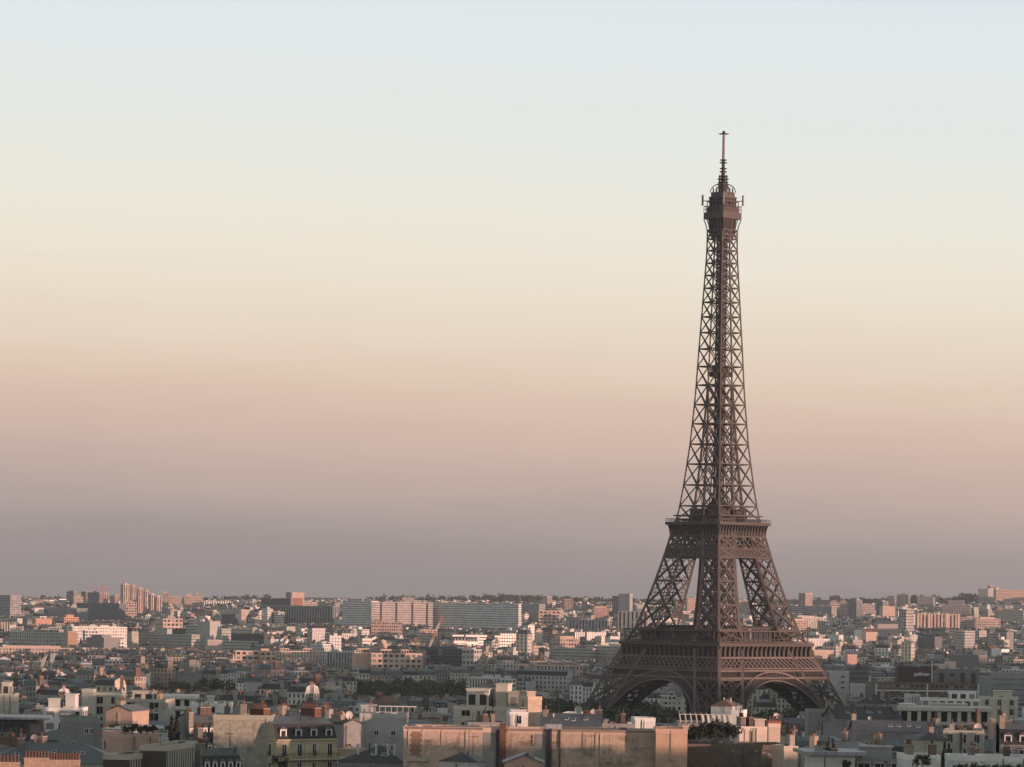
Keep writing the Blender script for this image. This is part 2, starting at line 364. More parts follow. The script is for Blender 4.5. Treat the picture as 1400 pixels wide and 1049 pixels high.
# ------------------------------------------------------------------ the iron lattice tower
WT = ((0, 60), (23, 46.5), (41.7, 38.5), (62.3, 29.3), (80, 23.9), (98.5, 19.4), (110, 16.9), (118, 15.0), (125, 13.9), (135.7, 12.6), (146.4, 11.5), (156.6, 10.5),
      (176.8, 9.14), (186.8, 8.6), (205.3, 7.8), (229, 6.66), (249, 5.7), (256, 5.45), (266, 5.35), (271.6, 6.7))
GT = ((57, 14.8), (62.3, 14.2), (80, 11.2), (98.5, 8.0), (118, 3.9), (125, 3.3), (146, 2.2), (186.8, 0.25), (270, 0.0))
def wz(z): return lerp_tab(WT, z)
def gzt(z): return wz(z) - 16.8 if z < 57 else lerp_tab(GT, z)
def tower():
    root = empty('lattice_tower', (104.7, 1750, 0), math.atan2(-50, -1.4) + pi / 4)
    tag(root, 'tall tapering brown iron lattice tower on four arched legs, right of centre', 'tower')
    def rot(k, p):
        for _ in range(k): p = (-p[1], p[0], p[2])
        return p
    def F(k, s, z, off=0.0): return rot(k, (s, -(wz(z) + off), z))      # point on face k
    # --- legs
    def leg_mesh(levels, sx, sy, chord, br, star):
        b = MB()
        def c(i, j, z):
            a = (wz(z), gzt(z)); return (sx * a[i], sy * a[j], z)
        cor = [(0, 0), (0, 1), (1, 1), (1, 0)]
        for z0, z1 in zip(levels, levels[1:]):
            for q in cor: b.bar(c(*q, z0), c(*q, z1), chord, 'chord')
            if star == 'star' and z0 >= 37: continue
            for a, d in zip(cor, cor[1:] + cor[:1]):
                A0, A1, D0, D1 = (Vector(c(*a, z0)), Vector(c(*a, z1)), Vector(c(*d, z0)), Vector(c(*d, z1)))
                outer = not (a == (0, 1) and d == (1, 1) or a == (1, 1) and d == (1, 0))
                b.bar(A1, D1, br * 1.1); b.bar(A0, D1, br); b.bar(A1, D0, br)
                mb, mt, ml, mr_ = (A0 + D0) / 2, (A1 + D1) / 2, (A0 + A1) / 2, (D0 + D1) / 2
                if star == 'star':
                    b.bar(mb, mt, br * 0.7); b.bar(ml, mr_, br * 0.8)
                    for u, v in ((mb, ml), (ml, mt), (mt, mr_), (mr_, mb)): b.bar(u, v, br * 0.45)
                elif star == 'dia':
                    if z1 - z0 > 8:
                        for u, v in ((mb, ml), (ml, mt), (mt, mr_), (mr_, mb)): b.bar(u, v, br * 0.38)
                        b.bar(ml, mr_, br * 0.55)
                        for q1, q2 in ((A0, D0), (A1, D1)):
                            for f1 in (.25, .75): b.bar(q1.lerp(q2, f1), (ml if f1 < .5 else mr_).lerp((mb + mt) / 2, .5), br * .28)
        return b
    for sx in (-1, 1):
        for sy in (-1, 1):
            lg = leg_mesh([0, 12, 24.5, 37.5, 42, 49, 57], sx, sy, 1.5, 1.0, 'star').build('leg', root)
            m = MB(); w0, g0 = wz(0), gzt(0)
            for i in (0, 1):
                for j in (0, 1):
                    a = (w0, g0); x, y = sx * a[i], sy * a[j]
                    m.frust((x - 5, x + 5, y - 5, y + 5), -3, (x - 3, x + 3, y - 3, y + 3), 2.5, 'plain', (.3, .28, .25), 'plain')
            m.build('plinth', lg)
            leg_mesh([57, 62.3, 74.6, 86.7, 98.5, 103.2, 109.4, 118], sx, sy, 1.25, 0.85, 'dia').build('upper_leg', root)
    # --- arches
    for k in range(4):
        b = MB(); zc = 2.4
        def A(Rr, t, off=0.0):
            return F(k, Rr * cos(t), zc + Rr * sin(t), off)
        n = 46; ts = [R(9) + (pi - R(18)) * i / n for i in range(n + 1)]
        for off in (0.15, -3.2):
            for i in range(n):
                for Rr, th in ((38.9, 0.9), (34.6, 0.9)):
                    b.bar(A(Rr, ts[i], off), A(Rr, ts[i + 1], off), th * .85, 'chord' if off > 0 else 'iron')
                if off > 0:
                    b.bar(A(38.9, ts[i], off), A(34.6, ts[i], off), 0.5)
                    b.bar(A(38.9, ts[i], off), A(34.6, ts[i + 1], off), 0.28); b.bar(A(34.6, ts[i], off), A(38.9, ts[i + 1], off), 0.28)
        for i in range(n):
            b.face([A(38.6, ts[i], -.7), A(38.6, ts[i + 1], -.7), A(34.9, ts[i + 1], -.7), A(34.9, ts[i], -.7)], 'irondk')  # dark sheet added for the shade in the cells of the ring
        for i in range(n):        # soffit plate between the two rings
            b.face([A(34.6, ts[i], 0.15), A(34.6, ts[i + 1], 0.15), A(34.6, ts[i + 1], -3.2), A(34.6, ts[i], -3.2)], 'iron')
        # inner ring over the inner leg edges
        def B(Rr, t):
            z = zc + Rr * sin(t); p = (Rr * cos(t), -gzt(z) - 0.4, z); return rot(k, p)
        for i in range(2, n - 2):
            b.bar(B(37.5, ts[i]), B(37.5, ts[i + 1]), 0.8); b.bar(B(33.5, ts[i]), B(33.5, ts[i + 1]), 0.8)
            b.bar(B(37.5, ts[i]), B(33.5, ts[i + 1]), 0.5); b.bar(B(37.5, ts[i]), B(33.5, ts[i]), 0.5)
            b.bar(B(37.5, ts[i + 1]), B(33.5, ts[i]), 0.5)
            if i % 2 == 0: b.bar(A(34.6, ts[i], -3.2), B(33.5, ts[i]), 0.5)
        # spandrel fan between arch and girder
        for i in range(4, n - 3):
            t = ts[i]; p = zc + 38.9 * sin(t)
            if 17 < p < 37.4:
                s0 = 38.9 * cos(t); s1 = s0 * 1.0 + (38.1 - p) * 0.55 * (1 if s0 > 0 else -1)
                lim = gzt(38)
                if abs(s1) < lim + 0.6:
                    b.bar(F(k, s0, p), F(k, s1, 38.1), 0.7)
                    b.bar(F(k, (s0 + s1) / 2, (p + 38.1) / 2), F(k, s1 + 1.2 * (1 if s0 < 0 else -1), 38.1), 0.5)
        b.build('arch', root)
    # --- lower girder with consoles and the wide gallery platform
    gp = MB()
    for k in range(4):
        def hl(z, t, off=0.1, m='chord'): gp.bar(F(k, -wz(z) - off, z, off), F(k, wz(z) + off, z, off), t, m)
        for z, t in ((38.2, 0.9), (41.9, 0.9), (42.9, 0.5), (48.4, 0.9)): hl(z, t)
        n = 23                                              # crossed lattice
        for i in range(-1, n + 1):
            def S(q, z): w = wz(z); return max(-w, min(w, -w + 2 * w * q / n))
            for dq in (1.9,):
                gp.bar(F(k, S(i, 42.9), 42.9, 0.1), F(k, S(i + dq, 48.4), 48.4, 0.1), 0.46, 'chord')
                gp.bar(F(k, S(i + dq, 42.9), 42.9, 0.1), F(k, S(i, 48.4), 48.4, 0.1), 0.46, 'chord')
        for i in range(0, 40):                              # frieze below
            w = wz(40); s = -w + 2 * w * i / 39
            gp.bar(F(k, s * wz(38.2) / w, 38.2, .1), F(k, min(wz(41.9), s * wz(41.9) / w + .8), 41.9, .1), 0.28)
            gp.bar(F(k, min(wz(38.2), s * wz(38.2) / w + .8), 38.2, .1), F(k, s * wz(41.9) / w, 41.9, .1), 0.28)
        for za, zb_ in ((42.9, 48.3), (38.5, 41.6)):        # dark sheets added for the shade inside the box girder
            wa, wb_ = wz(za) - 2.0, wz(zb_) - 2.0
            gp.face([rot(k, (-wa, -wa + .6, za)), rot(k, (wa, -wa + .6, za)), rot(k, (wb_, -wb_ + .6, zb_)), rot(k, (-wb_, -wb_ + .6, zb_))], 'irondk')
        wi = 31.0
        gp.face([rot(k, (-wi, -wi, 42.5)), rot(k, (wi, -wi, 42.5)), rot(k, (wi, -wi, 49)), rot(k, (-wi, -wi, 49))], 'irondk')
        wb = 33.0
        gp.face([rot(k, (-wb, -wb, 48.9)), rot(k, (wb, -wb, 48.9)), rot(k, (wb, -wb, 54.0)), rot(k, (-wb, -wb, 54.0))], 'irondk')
        nc = 20                                             # consoles
        for i in range(nc + 1):
            s = -33.4 + 66.8 * i / nc; h = 0.62
            pr = [(48.9, 33.0), (48.9, 34.5), (51.5, 34.4), (53.1, 34.9), (54.0, 35.3), (54.0, 33.0)]
            for sg in (-1, 1):
                pts = [rot(k, (s + sg * h, -y, z)) for z, y in pr]
                gp.face(pts if sg > 0 else pts[::-1], 'iron')
            for (za, ya), (zb, yb) in zip(pr[1:4], pr[2:5]):
                gp.face([rot(k, (s - h, -ya, za)), rot(k, (s + h, -ya, za)), rot(k, (s + h, -yb, zb)), rot(k, (s - h, -yb, zb))], 'iron')
        # cornice and slab
        for zz, w_, t_ in ((54.9, 35.3, 1.8), (56.3, 34.9, 0.5)):
            gp.face([rot(k, (-w_, -w_, zz - t_ / 2)), rot(k, (w_, -w_, zz - t_ / 2)), rot(k, (w_, -w_, zz + t_ / 2)), rot(k, (-w_, -w_, zz + t_ / 2))], 'iron')
            gp.face([rot(k, (-w_, -w_, zz + t_ / 2)), rot(k, (w_, -w_, zz + t_ / 2)), rot(k, (14, -14, zz + t_ / 2)), rot(k, (-14, -14, zz + t_ / 2))], 'iron')
            gp.face([rot(k, (-14, -14, zz - t_ / 2)), rot(k, (14, -14, zz - t_ / 2)), rot(k, (w_, -w_, zz - t_ / 2)), rot(k, (-w_, -w_, zz - t_ / 2))], 'iron')
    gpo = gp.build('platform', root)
    tag(gpo, 'wide lower gallery platform above the arches')
    for k in range(4):                                      # covered gallery
        b = MB()
        for i in range(19):
            s = -33 + 66 * i / 18
            b.bar(rot(k, (s, -33, 56.5)), rot(k, (s, -33, 61.4)), 0.35)
        for z, t in ((61.6, 0.7), (57.7, 0.25)): b.bar(rot(k, (-33.4, -33, z)), rot(k, (33.4, -33, z)), t)
        b.face([rot(k, (-33.2, -33.2, 61.9)), rot(k, (33.2, -33.2, 61.9)), rot(k, (27, -27, 62.0)), rot(k, (-27, -27, 62.0))], 'iron')
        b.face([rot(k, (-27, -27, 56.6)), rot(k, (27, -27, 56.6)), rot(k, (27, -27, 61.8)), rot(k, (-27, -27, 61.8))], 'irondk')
        b.build('covered_gallery', gpo)
        p = MB()
        pts = [rot(k, (x, y, 0))[:2] for x, y in ((-13, -27.5), (11, -27.5), (11, -18), (-13, -18))]
        p.prism(pts, 56.6, 63.4, 'glass', (.10, .085, .075), top='irondk', floor=6.8, bay=2.4)
        pts = [rot(k, (x, y, 0))[:2] for x, y in ((-14, -28.5), (12, -28.5), (12, -17), (-14, -17))]
        p.prism(pts, 63.4, 64.1, 'irondk', (.1, .1, .1))
        p.build('pavilion', gpo)
    # --- middle girder and platform
    mp = MB()
    for k in range(4):
        for z, t in ((98.9, 0.8), (103.2, 0.8), (109.4, 0.9)):
            mp.bar(F(k, -wz(z), z, .15), F(k, wz(z), z, .15), t)
        for z0, z1 in ((99.2, 102.9),):
            mp.face([F(k, -wz(z0), z0, .02), F(k, wz(z0), z0, .02), F(k, wz(z1), z1, .02), F(k, -wz(z1), z1, .02)], 'iron')
            for i in range(24):
                s = -1 + 2 * i / 23; mp.bar(F(k, s * wz(z0), z0, .12), F(k, s * wz(z1), z1, .12), 0.3)
        for i in range(6):
            s0, s1 = -1 + i / 3, -1 + (i + 1) / 3
            a, b_ = F(k, s0 * wz(103.2), 103.2, .1), F(k, s1 * wz(109.4), 109.4, .1)
            c, d = F(k, s1 * wz(103.2), 103.2, .1), F(k, s0 * wz(109.4), 109.4, .1)
            mp.bar(a, b_, 0.55); mp.bar(c, d, 0.55); mp.bar(a, d, 0.6 if i % 2 else 0.9)
            for u in (0.25, 0.75):
                sm = s0 + (s1 - s0) * 0.5
                mp.bar(F(k, sm * wz(103.2), 103.2, .1), F(k, (s0 + (s1 - s0) * (u * 2 - 0.5)) * wz(106.3), 106.3, .1), 0.35)
        wi = 14.5
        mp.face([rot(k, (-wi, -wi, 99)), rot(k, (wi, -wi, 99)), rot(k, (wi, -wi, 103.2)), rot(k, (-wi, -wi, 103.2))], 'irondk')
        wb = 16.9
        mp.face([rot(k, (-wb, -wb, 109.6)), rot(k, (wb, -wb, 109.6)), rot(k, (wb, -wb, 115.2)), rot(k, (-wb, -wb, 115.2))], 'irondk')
        for i in range(17):
            s = -17.2 + 34.4 * i / 16; h = 0.36
            pr = [(109.6, 16.9), (109.6, 17.2), (112.2, 17.5), (114.0, 18.2), (115.3, 19.0), (115.3, 16.9)]
            for sg in (-1, 1):
                pts = [rot(k, (s + sg * h, -y, z)) for z, y in pr]
                mp.face(pts if sg > 0 else pts[::-1], 'iron')
            for (za, ya), (zb, yb) in zip(pr[1:4], pr[2:5]):
                mp.face([rot(k, (s - h, -ya, za)), rot(k, (s + h, -ya, za)), rot(k, (s + h, -yb, zb)), rot(k, (s - h, -yb, zb))], 'iron')
        for zz, w_, t_ in ((116.0, 19.1, 1.5),):
            mp.face([rot(k, (-w_, -w_, zz - t_ / 2)), rot(k, (w_, -w_, zz - t_ / 2)), rot(k, (w_, -w_, zz + t_ / 2)), rot(k, (-w_, -w_, zz + t_ / 2))], 'iron')
            mp.face([rot(k, (-w_, -w_, zz + t_ / 2)), rot(k, (w_, -w_, zz + t_ / 2)), rot(k, (3, -3, zz + t_ / 2)), rot(k, (-3, -3, zz + t_ / 2))], 'iron')
            mp.face([rot(k, (-3, -3, zz - t_ / 2)), rot(k, (3, -3, zz - t_ / 2)), rot(k, (w_, -w_, zz - t_ / 2)), rot(k, (-w_, -w_, zz - t_ / 2))], 'iron')
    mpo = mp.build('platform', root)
    tag(mpo, 'smaller middle platform where the four legs join')
    for k in range(4):
        b = MB()
        for i in range(27):
            s = -19 + 38 * i / 26; b.bar(rot(k, (s, -19, 116.7)), rot(k, (s, -19, 118.3)), 0.12)
        b.bar(rot(k, (-19, -19, 118.3)), rot(k, (19, -19, 118.3)), 0.22); b.bar(rot(k, (-19, -19, 117.5)), rot(k, (19, -19, 117.5)), 0.12)
        b.bar(rot(k, (-16, -16, 120.0)), rot(k, (16, -16, 120.0)), 0.7)
        b.face([rot(k, (-16, -16, 120.2)), rot(k, (16, -16, 120.2)), rot(k, (12, -12, 120.3)), rot(k, (-12, -12, 120.3))], 'irondk')
        b.build('railing', mpo)
    b = MB()
    b.box(-10.5, 10.5, -10.5, 10.5, 116.8, 120.2, 'glass', (.09, .08, .07), top='irondk', floor=3.4, bay=2)
    for x, y in ((-6, -6), (6, -6), (-6, 6), (6, 6)): b.box(x - 4.2, x + 4.2, y - 4.2, y + 4.2, 120.2, 123.6, 'plain', (.07, .06, .055))
    b.frust((-5, 5, -5, 5), 120.2, (-2.2, 2.2, -2.2, 2.2), 129, 'irondk', (.1, .1, .1), 'irondk')
    b.build('shelter', mpo)
    # --- shaft
    LV = [118, 125, 135.7, 146.4, 156.6, 167, 176.8, 186.8, 196.3, 205.3, 213.7, 221.7, 229.2, 236.4, 242.9, 249.2, 255.6, 261.5, 266]
    sh = MB()
    for k in range(4):
        for z0, z1 in zip(LV, LV[1:]):
            w0, w1, g0, g1 = wz(z0), wz(z1), gzt(z0), gzt(z1)
            sh.bar(F(k, -w0, z0), F(k, -w1, z1), 0.78, 'chord')
            ch = 0.68 if z0 < 186 else 0.55
            br = 0.45 if z0 < 186 else 0.40
            sh.bar(F(k, -g0, z0), F(k, -g1, z1), ch)
            if g0 > 0.3: sh.bar(F(k, g0, z0), F(k, g1, z1), ch, 'chord')
            for sg in (-1, 1):
                sh.bar(F(k, sg * w1, z1), F(k, sg * g1, z1), 0.6)
                sh.bar(F(k, sg * w0, z0), F(k, sg * g1, z1), br); sh.bar(F(k, sg * g0, z0), F(k, sg * w1, z1), br)
            if g1 > 0.8:
                sh.bar(F(k, -g1, z1), F(k, g1, z1), 0.6)
                sh.bar(F(k, -g0, z0), F(k, g1, z1), 0.26); sh.bar(F(k, g0, z0), F(k, -g1, z1), 0.26)
            # inner leg faces
            if g0 > 0.3:
                for sg in (-1, 1):
                    q = lambda s, t, z: rot(k, (s, -t, z))
                    sh.bar(q(sg * g0, w0, z0), q(sg * g1, g1, z1), 0.36); sh.bar(q(sg * g0, g0, z0), q(sg * g1, w1, z1), 0.36)
                    sh.bar(q(sg * g1, w1, z1), q(sg * g1, g1, z1), 0.4)
                sh.bar(rot(k, (g0, -g0, z0)), rot(k, (g1, -g1, z1)), 0.6)
            else:
                sh.bar(rot(k, (0, -w1, z1)), (0, 0, z1), 0.3)
    sh.build('shaft', root)
    ev = MB()
    for x in (-1.7, 1.7):
        for y in (-1.7, 1.7): ev.bar((x, y, 117), (x, y, 266), 0.55, 'irondk')
    z = 118.0; i = 0
    while z < 265:
        for k in range(4):
            a = -1.7 if (i + k) % 2 else 1.7
            ev.bar(rot(k, (a, -1.7, z)), rot(k, (-a, -1.7, z + 3.5)), 0.4, 'irondk'); ev.bar(rot(k, (-1.7, -1.7, z)), rot(k, (1.7, -1.7, z)), 0.45, 'irondk')
            ev.bar(rot(k, (-a, -1.7, z)), rot(k, (a, -1.7, z + 3.5)), 0.4, 'irondk')
        z += 3.5; i += 1
    ev.box(-.95, .95, -.95, .95, 117, 262, 'irondk')
    ev.box(-2.1, 2.1, -2.1, 2.1, 205, 209.5, 'irondk'); ev.box(-2.1, 2.1, -2.1, 2.1, 150, 155, 'irondk')
    ev.build('lift_shaft', root)
    ip = MB()
    ip.box(-4.6, 4.6, -4.6, 4.6, 191.2, 193.6, 'irondk', bottom=True)
    for k in range(4):
        ip.bar(rot(k, (-4.6, -4.6, 196.0)), rot(k, (4.6, -4.6, 196.0)), 0.3)
        for i in range(8): ip.bar(rot(k, (-4.6 + 9.2 * i / 7, -4.6, 193.6)), rot(k, (-4.6 + 9.2 * i / 7, -4.6, 196)), 0.2)
    ip.box(-3, 3, -3, 3, 193.6, 196.5, 'irondk')
    ip.build('landing', root)
    # --- summit
    su = MB()
    for k in range(4):
        for i in range(7):                     # flaring brackets
            s = -1 + 2 * i / 6
            pts = [(262.5, 5.35), (266, 5.5), (269, 6.0), (271.6, 6.75)]
            for (za, wa), (zb, wb) in zip(pts, pts[1:]): su.bar(rot(k, (s * wa, -wa, za)), rot(k, (s * wb, -wb, zb)), 0.5 if i in (0, 3, 6) else 0.3)
        su.bar(rot(k, (-5.4, -5.4, 263.5)), rot(k, (5.4, -5.4, 263.5)), 0.6)
        su.face([rot(k, (-4.0, -4.0, 262)), rot(k, (4.0, -4.0, 262)), rot(k, (5.2, -5.2, 271.6)), rot(k, (-5.2, -5.2, 271.6))], 'irondk')
    su.box(-6.85, 6.85, -6.85, 6.85, 271.6, 275.0, 'iron', bottom=True)
    for k in range(4):
        for i in range(13):
            s = -6.8 + 13.6 * i / 12; su.bar(rot(k, (s, -6.8, 275)), rot(k, (s, -6.8, 278.2)), 0.16)
        su.bar(rot(k, (-6.8, -6.8, 278.2)), rot(k, (6.8, -6.8, 278.2)), 0.3); su.bar(rot(k, (-6.8, -6.8, 276.6)), rot(k, (6.8, -6.8, 276.6)), 0.16)
        su.bar(rot(k, (-5.6, -5.6, 280.6)), rot(k, (5.6, -5.6, 280.6)), 0.5)
        for i in (0, 2, 4): su.bar(rot(k, (-5.6 + 11.2 * i / 4, -5.6, 278)), rot(k, (-5.6 + 11.2 * i / 4, -5.6, 280.6)), 0.3)
    so = su.build('summit_gallery', root)
    c = MB()
    c.box(-5.9, 5.9, -5.9, 5.9, 275, 277.6, 'iron'); c.box(-4.7, 4.7, -4.7, 4.7, 277.6, 282.2, 'irondk'); c.box(-5.1, 5.1, -5.1, 5.1, 282.2, 283.1, 'iron'); c.box(-4.3, 4.3, -4.3, 4.3, 283.1, 285.4, 'iron')
    for k in range(4):
        for i in range(5): c.bar(rot(k, (-4.6 + 2.3 * i, -4.85, 277.6)), rot(k, (-4.6 + 2.3 * i, -4.85, 282.2)), 0.35)
        pr = [(4.6, 285.4), (4.2, 287.4), (3.0, 289.0), (1.2, 290.0)]
        for (ra, za), (rb, zb) in zip(pr, pr[1:]): c.bar(rot(k, (-ra, -ra, za)), rot(k, (-rb, -rb, zb)), 0.45); c.bar(rot(k, (0, -ra, za)), rot(k, (0, -rb, zb)), 0.3)
    c.box(-1.7, 1.7, -1.7, 1.7, 285.4, 290.2, 'irondk'); c.box(-2.3, 2.3, -2.3, 2.3, 289.2, 289.8, 'iron')
    c.build('cabin', so)
    pn = MB()
    for k in range(4):
        for s in (-6.5, 6.5):
            x, y, z = rot(k, (s * 1.12, -7.3, 279.5))
            if s > 0: pn.box(x - .35, x + .35, y - .35, y + .35, 278.6, 284.0, 'mast'); pn.bar((x, y, 281), rot(k, (4.7, -4.7, 281)), 0.4)
        pn.bar(rot(k, (5, 0, 284)), rot(k, (5, 0, 288)), 0.2); pn.bar(rot(k, (3.4, -3.4, 285.2)), rot(k, (3.4, -3.4, 287.5)), 0.4)
        pn.bar(rot(k, (2.6, -4.6, 285.2)), rot(k, (2.6, -4.6, 288.6)), 0.18)
    pn.build('aerial_panels', so)
    a = MB()
    a.cyl((0, 0), 1.25, 289.8, 296, 'irondk', n=8, r2=0.95); a.cyl((0, 0), 0.85, 296, 302.3, 'irondk', n=8, r2=0.75)
    for z, r in ((290.6, 2.7), (292.2, 2.9), (293.6, 2.4), (296.0, 1.9), (297.6, 1.8), (300.6, 1.9), (302.0, 1.7)): 
        a.cyl((0, 0), r, z - .22, z + .22, 'irondk', n=10); a.cyl((0, 0), r, z - .23, z - .22, 'irondk', n=10)
    for k in range(4):
        p = rot(k, (2.5, 0, 0)); a.bar((p[0], p[1], 289.8), (p[0], p[1], 294.2), 0.5, 'irondk')
    a.cyl((0, 0), 0.72, 302.3, 316.4, 'mast', n=8, r2=0.62)
    for k in range(4): a.bar(rot(k, (0, 0, 315.3)), rot(k, (2.6, -0, 315.3)), 0.3, 'irondk')
    for ang in (R(45),):
        for sg in (-1, 1):
            a.bar((0, 0, 315.4), (sg * 2.0, sg * -2.0, 315.4), 0.32, 'irondk'); a.bar((0, 0, 315.4), (sg * 2.0, sg * 2.0, 315.4), 0.32, 'irondk')
    a.cyl((0, 0), 1.0, 315.6, 316.9, 'irondk', n=8, r2=.5)
    a.build('antenna_mast', root)
tower()

# ------------------------------------------------------------------ building kit
WALLC = {'cream': (0.54, 0.50, 0.41), 'beige': (0.41, 0.385, 0.325), 'pale grey': (0.46, 0.46, 0.44), 'white': (0.66, 0.65, 0.61), 'pinkish': (0.42, 0.31, 0.25),
         'grey': (0.24, 0.24, 0.235), 'brown': (0.17, 0.12, 0.09), 'brick red': (0.27, 0.13, 0.09), 'yellowish': (0.48, 0.41, 0.27), 'dark': (0.09, 0.09, 0.095), 'rose': (0.50, 0.34, 0.27)}
def m_window(w=1.1, h=1.8, rail=False):
    def fn():
        b = MB(); hw = w / 2
        for x0, x1, z0, z1 in ((-hw - .12, -hw, -.1, h + .12), (hw, hw + .12, -.1, h + .12), (-hw, hw, h, h + .12), (-hw - .2, hw + .2, -.22, -.1)):
            b.box(x0, x1, -.14, .02, z0, z1, 'white')
        b.face([(-hw, -.03, -.1), (hw, -.03, -.1), (hw, -.03, h), (-hw, -.03, h)], 'pane')
        b.box(-.04, .04, -.08, -.03, -.1, h, 'white')
        if rail:
            b.box(-hw - .1, hw + .1, -.32, -.28, .75, .83, 'dark')
            for i in range(6): b.box(-hw + i * w / 5 - .02, -hw + i * w / 5 + .02, -.31, -.28, 0, .75, 'dark')
        return b.mesh('window')
    return shared(('win', w, h, rail), fn)
def m_dormer(kind='slate', w=1.2, h=1.5):
    def fn():
        b = MB(); hw = w / 2
        b.box(-hw - .15, hw + .15, -.1, 1.6, 0, h, kind, ZCOL.get(kind, (.2, .2, .2)))
        b.box(-hw - .25, hw + .25, -.25, 1.7, h, h + .12, 'zinc', ZCOL['zinc'])
        b.frust((-hw - .2, hw + .2, -.2, 1.6), h + .12, (-.1, .1, 0, 1.5), h + .5, 'zinc', ZCOL['zinc'])
        for x0, x1, z0, z1 in ((-hw - .14, -hw + .1, .02, h - .02), (hw - .1, hw + .14, .02, h - .02), (-hw + .1, hw - .1, h - .22, h - .02), (-hw + .1, hw - .1, .02, .14)):
            b.box(x0, x1, -.18, -.1, z0, z1, 'white')
        b.face([(-hw + .1, -.12, .14), (hw - .1, -.12, .14), (hw - .1, -.12, h - .22), (-hw + .1, -.12, h - .22)], 'pane')
        return b.mesh('dormer')
    return shared(('dor', kind, w, h), fn)
def m_pot(s=1.0):
    def fn():
        b = MB(); b.cyl((0, 0), .17 * s, 0, .75 * s, 'pot', n=7, r2=.12 * s); b.cyl((0, 0), .19 * s, .68 * s, .82 * s, 'pot', n=7); return b.mesh('chimney_pot')
    return shared(('pot', s), fn)
def m_cowl():
    def fn():
        b = MB(); b.cyl((0, 0), .1, 0, 1.5, 'dark', n=6); b.cyl((0, 0), .22, 1.5, 1.75, 'dark', n=6, r2=.05); return b.mesh('flue_cowl')
    return shared('cowl', fn)
def m_dish(r=0.6):
    def fn():
        b = MB(); n = 14
        b.bar((0, .1, 0), (0, .1, r + .3), 0.1, 'dark')
        for ri, rj, yi, yj in ((0.01, r * .55, .12, .06), (r * .55, r, .06, -.08)):
            for i in range(n):
                a, c = 2 * pi * i / n, 2 * pi * (i + 1) / n
                q = [(ri * cos(a), yi, ri * sin(a)), (rj * cos(a), yj, rj * sin(a)), (rj * cos(c), yj, rj * sin(c)), (ri * cos(c), yi, ri * sin(c))]
                q = [(x, y - .1, z + r + .5) for x, y, z in q]
                b.face(q, 'dish'); b.face([(x, y + .03, z) for x, y, z in q[::-1]], 'dish')
        b.bar((0, -.1, r + .5 - r * .7), (0, -.7, r + .5), .05, 'dark')
        return b.mesh('satellite_dish')
    return shared(('dish', r), fn)
def m_aerial():
    def fn():
        b = MB(); b.bar((0, 0, 0), (0, 0, 3.2), .07, 'dark')
        b.bar((-.9, 0, 3.0), (.9, 0, 3.0), .05, 'dark')
        for i in range(6): b.bar((-.8 + .32 * i, -.35, 3.0), (-.8 + .32 * i, .35, 3.0), .04, 'dark')
        return b.mesh('aerial')
    return shared('aerial', fn)

class XMB(MB):
    """face collector with a placement, for the merged far city"""
    xf = None
    def face(s, pts, m='plain', col=(.5, .5, .5), uv=None):
        if s.xf:
            cx, cyy, z, c, sn = s.xf
            if uv is None:
                a = Vector(pts[0]); n = (Vector(pts[1]) - a).cross(Vector(pts[2]) - a)
            pts = [(cx + p[0] * c - p[1] * sn, cyy + p[0] * sn + p[1] * c, z + p[2]) for p in pts]
        MB.face(s, pts, m, col, uv)

def vary(c, r, a=0.12):
    k = 1 + r.uniform(-a, a); return tuple(min(.8, v * k * (1 + r.uniform(-.03, .03))) for v in c)

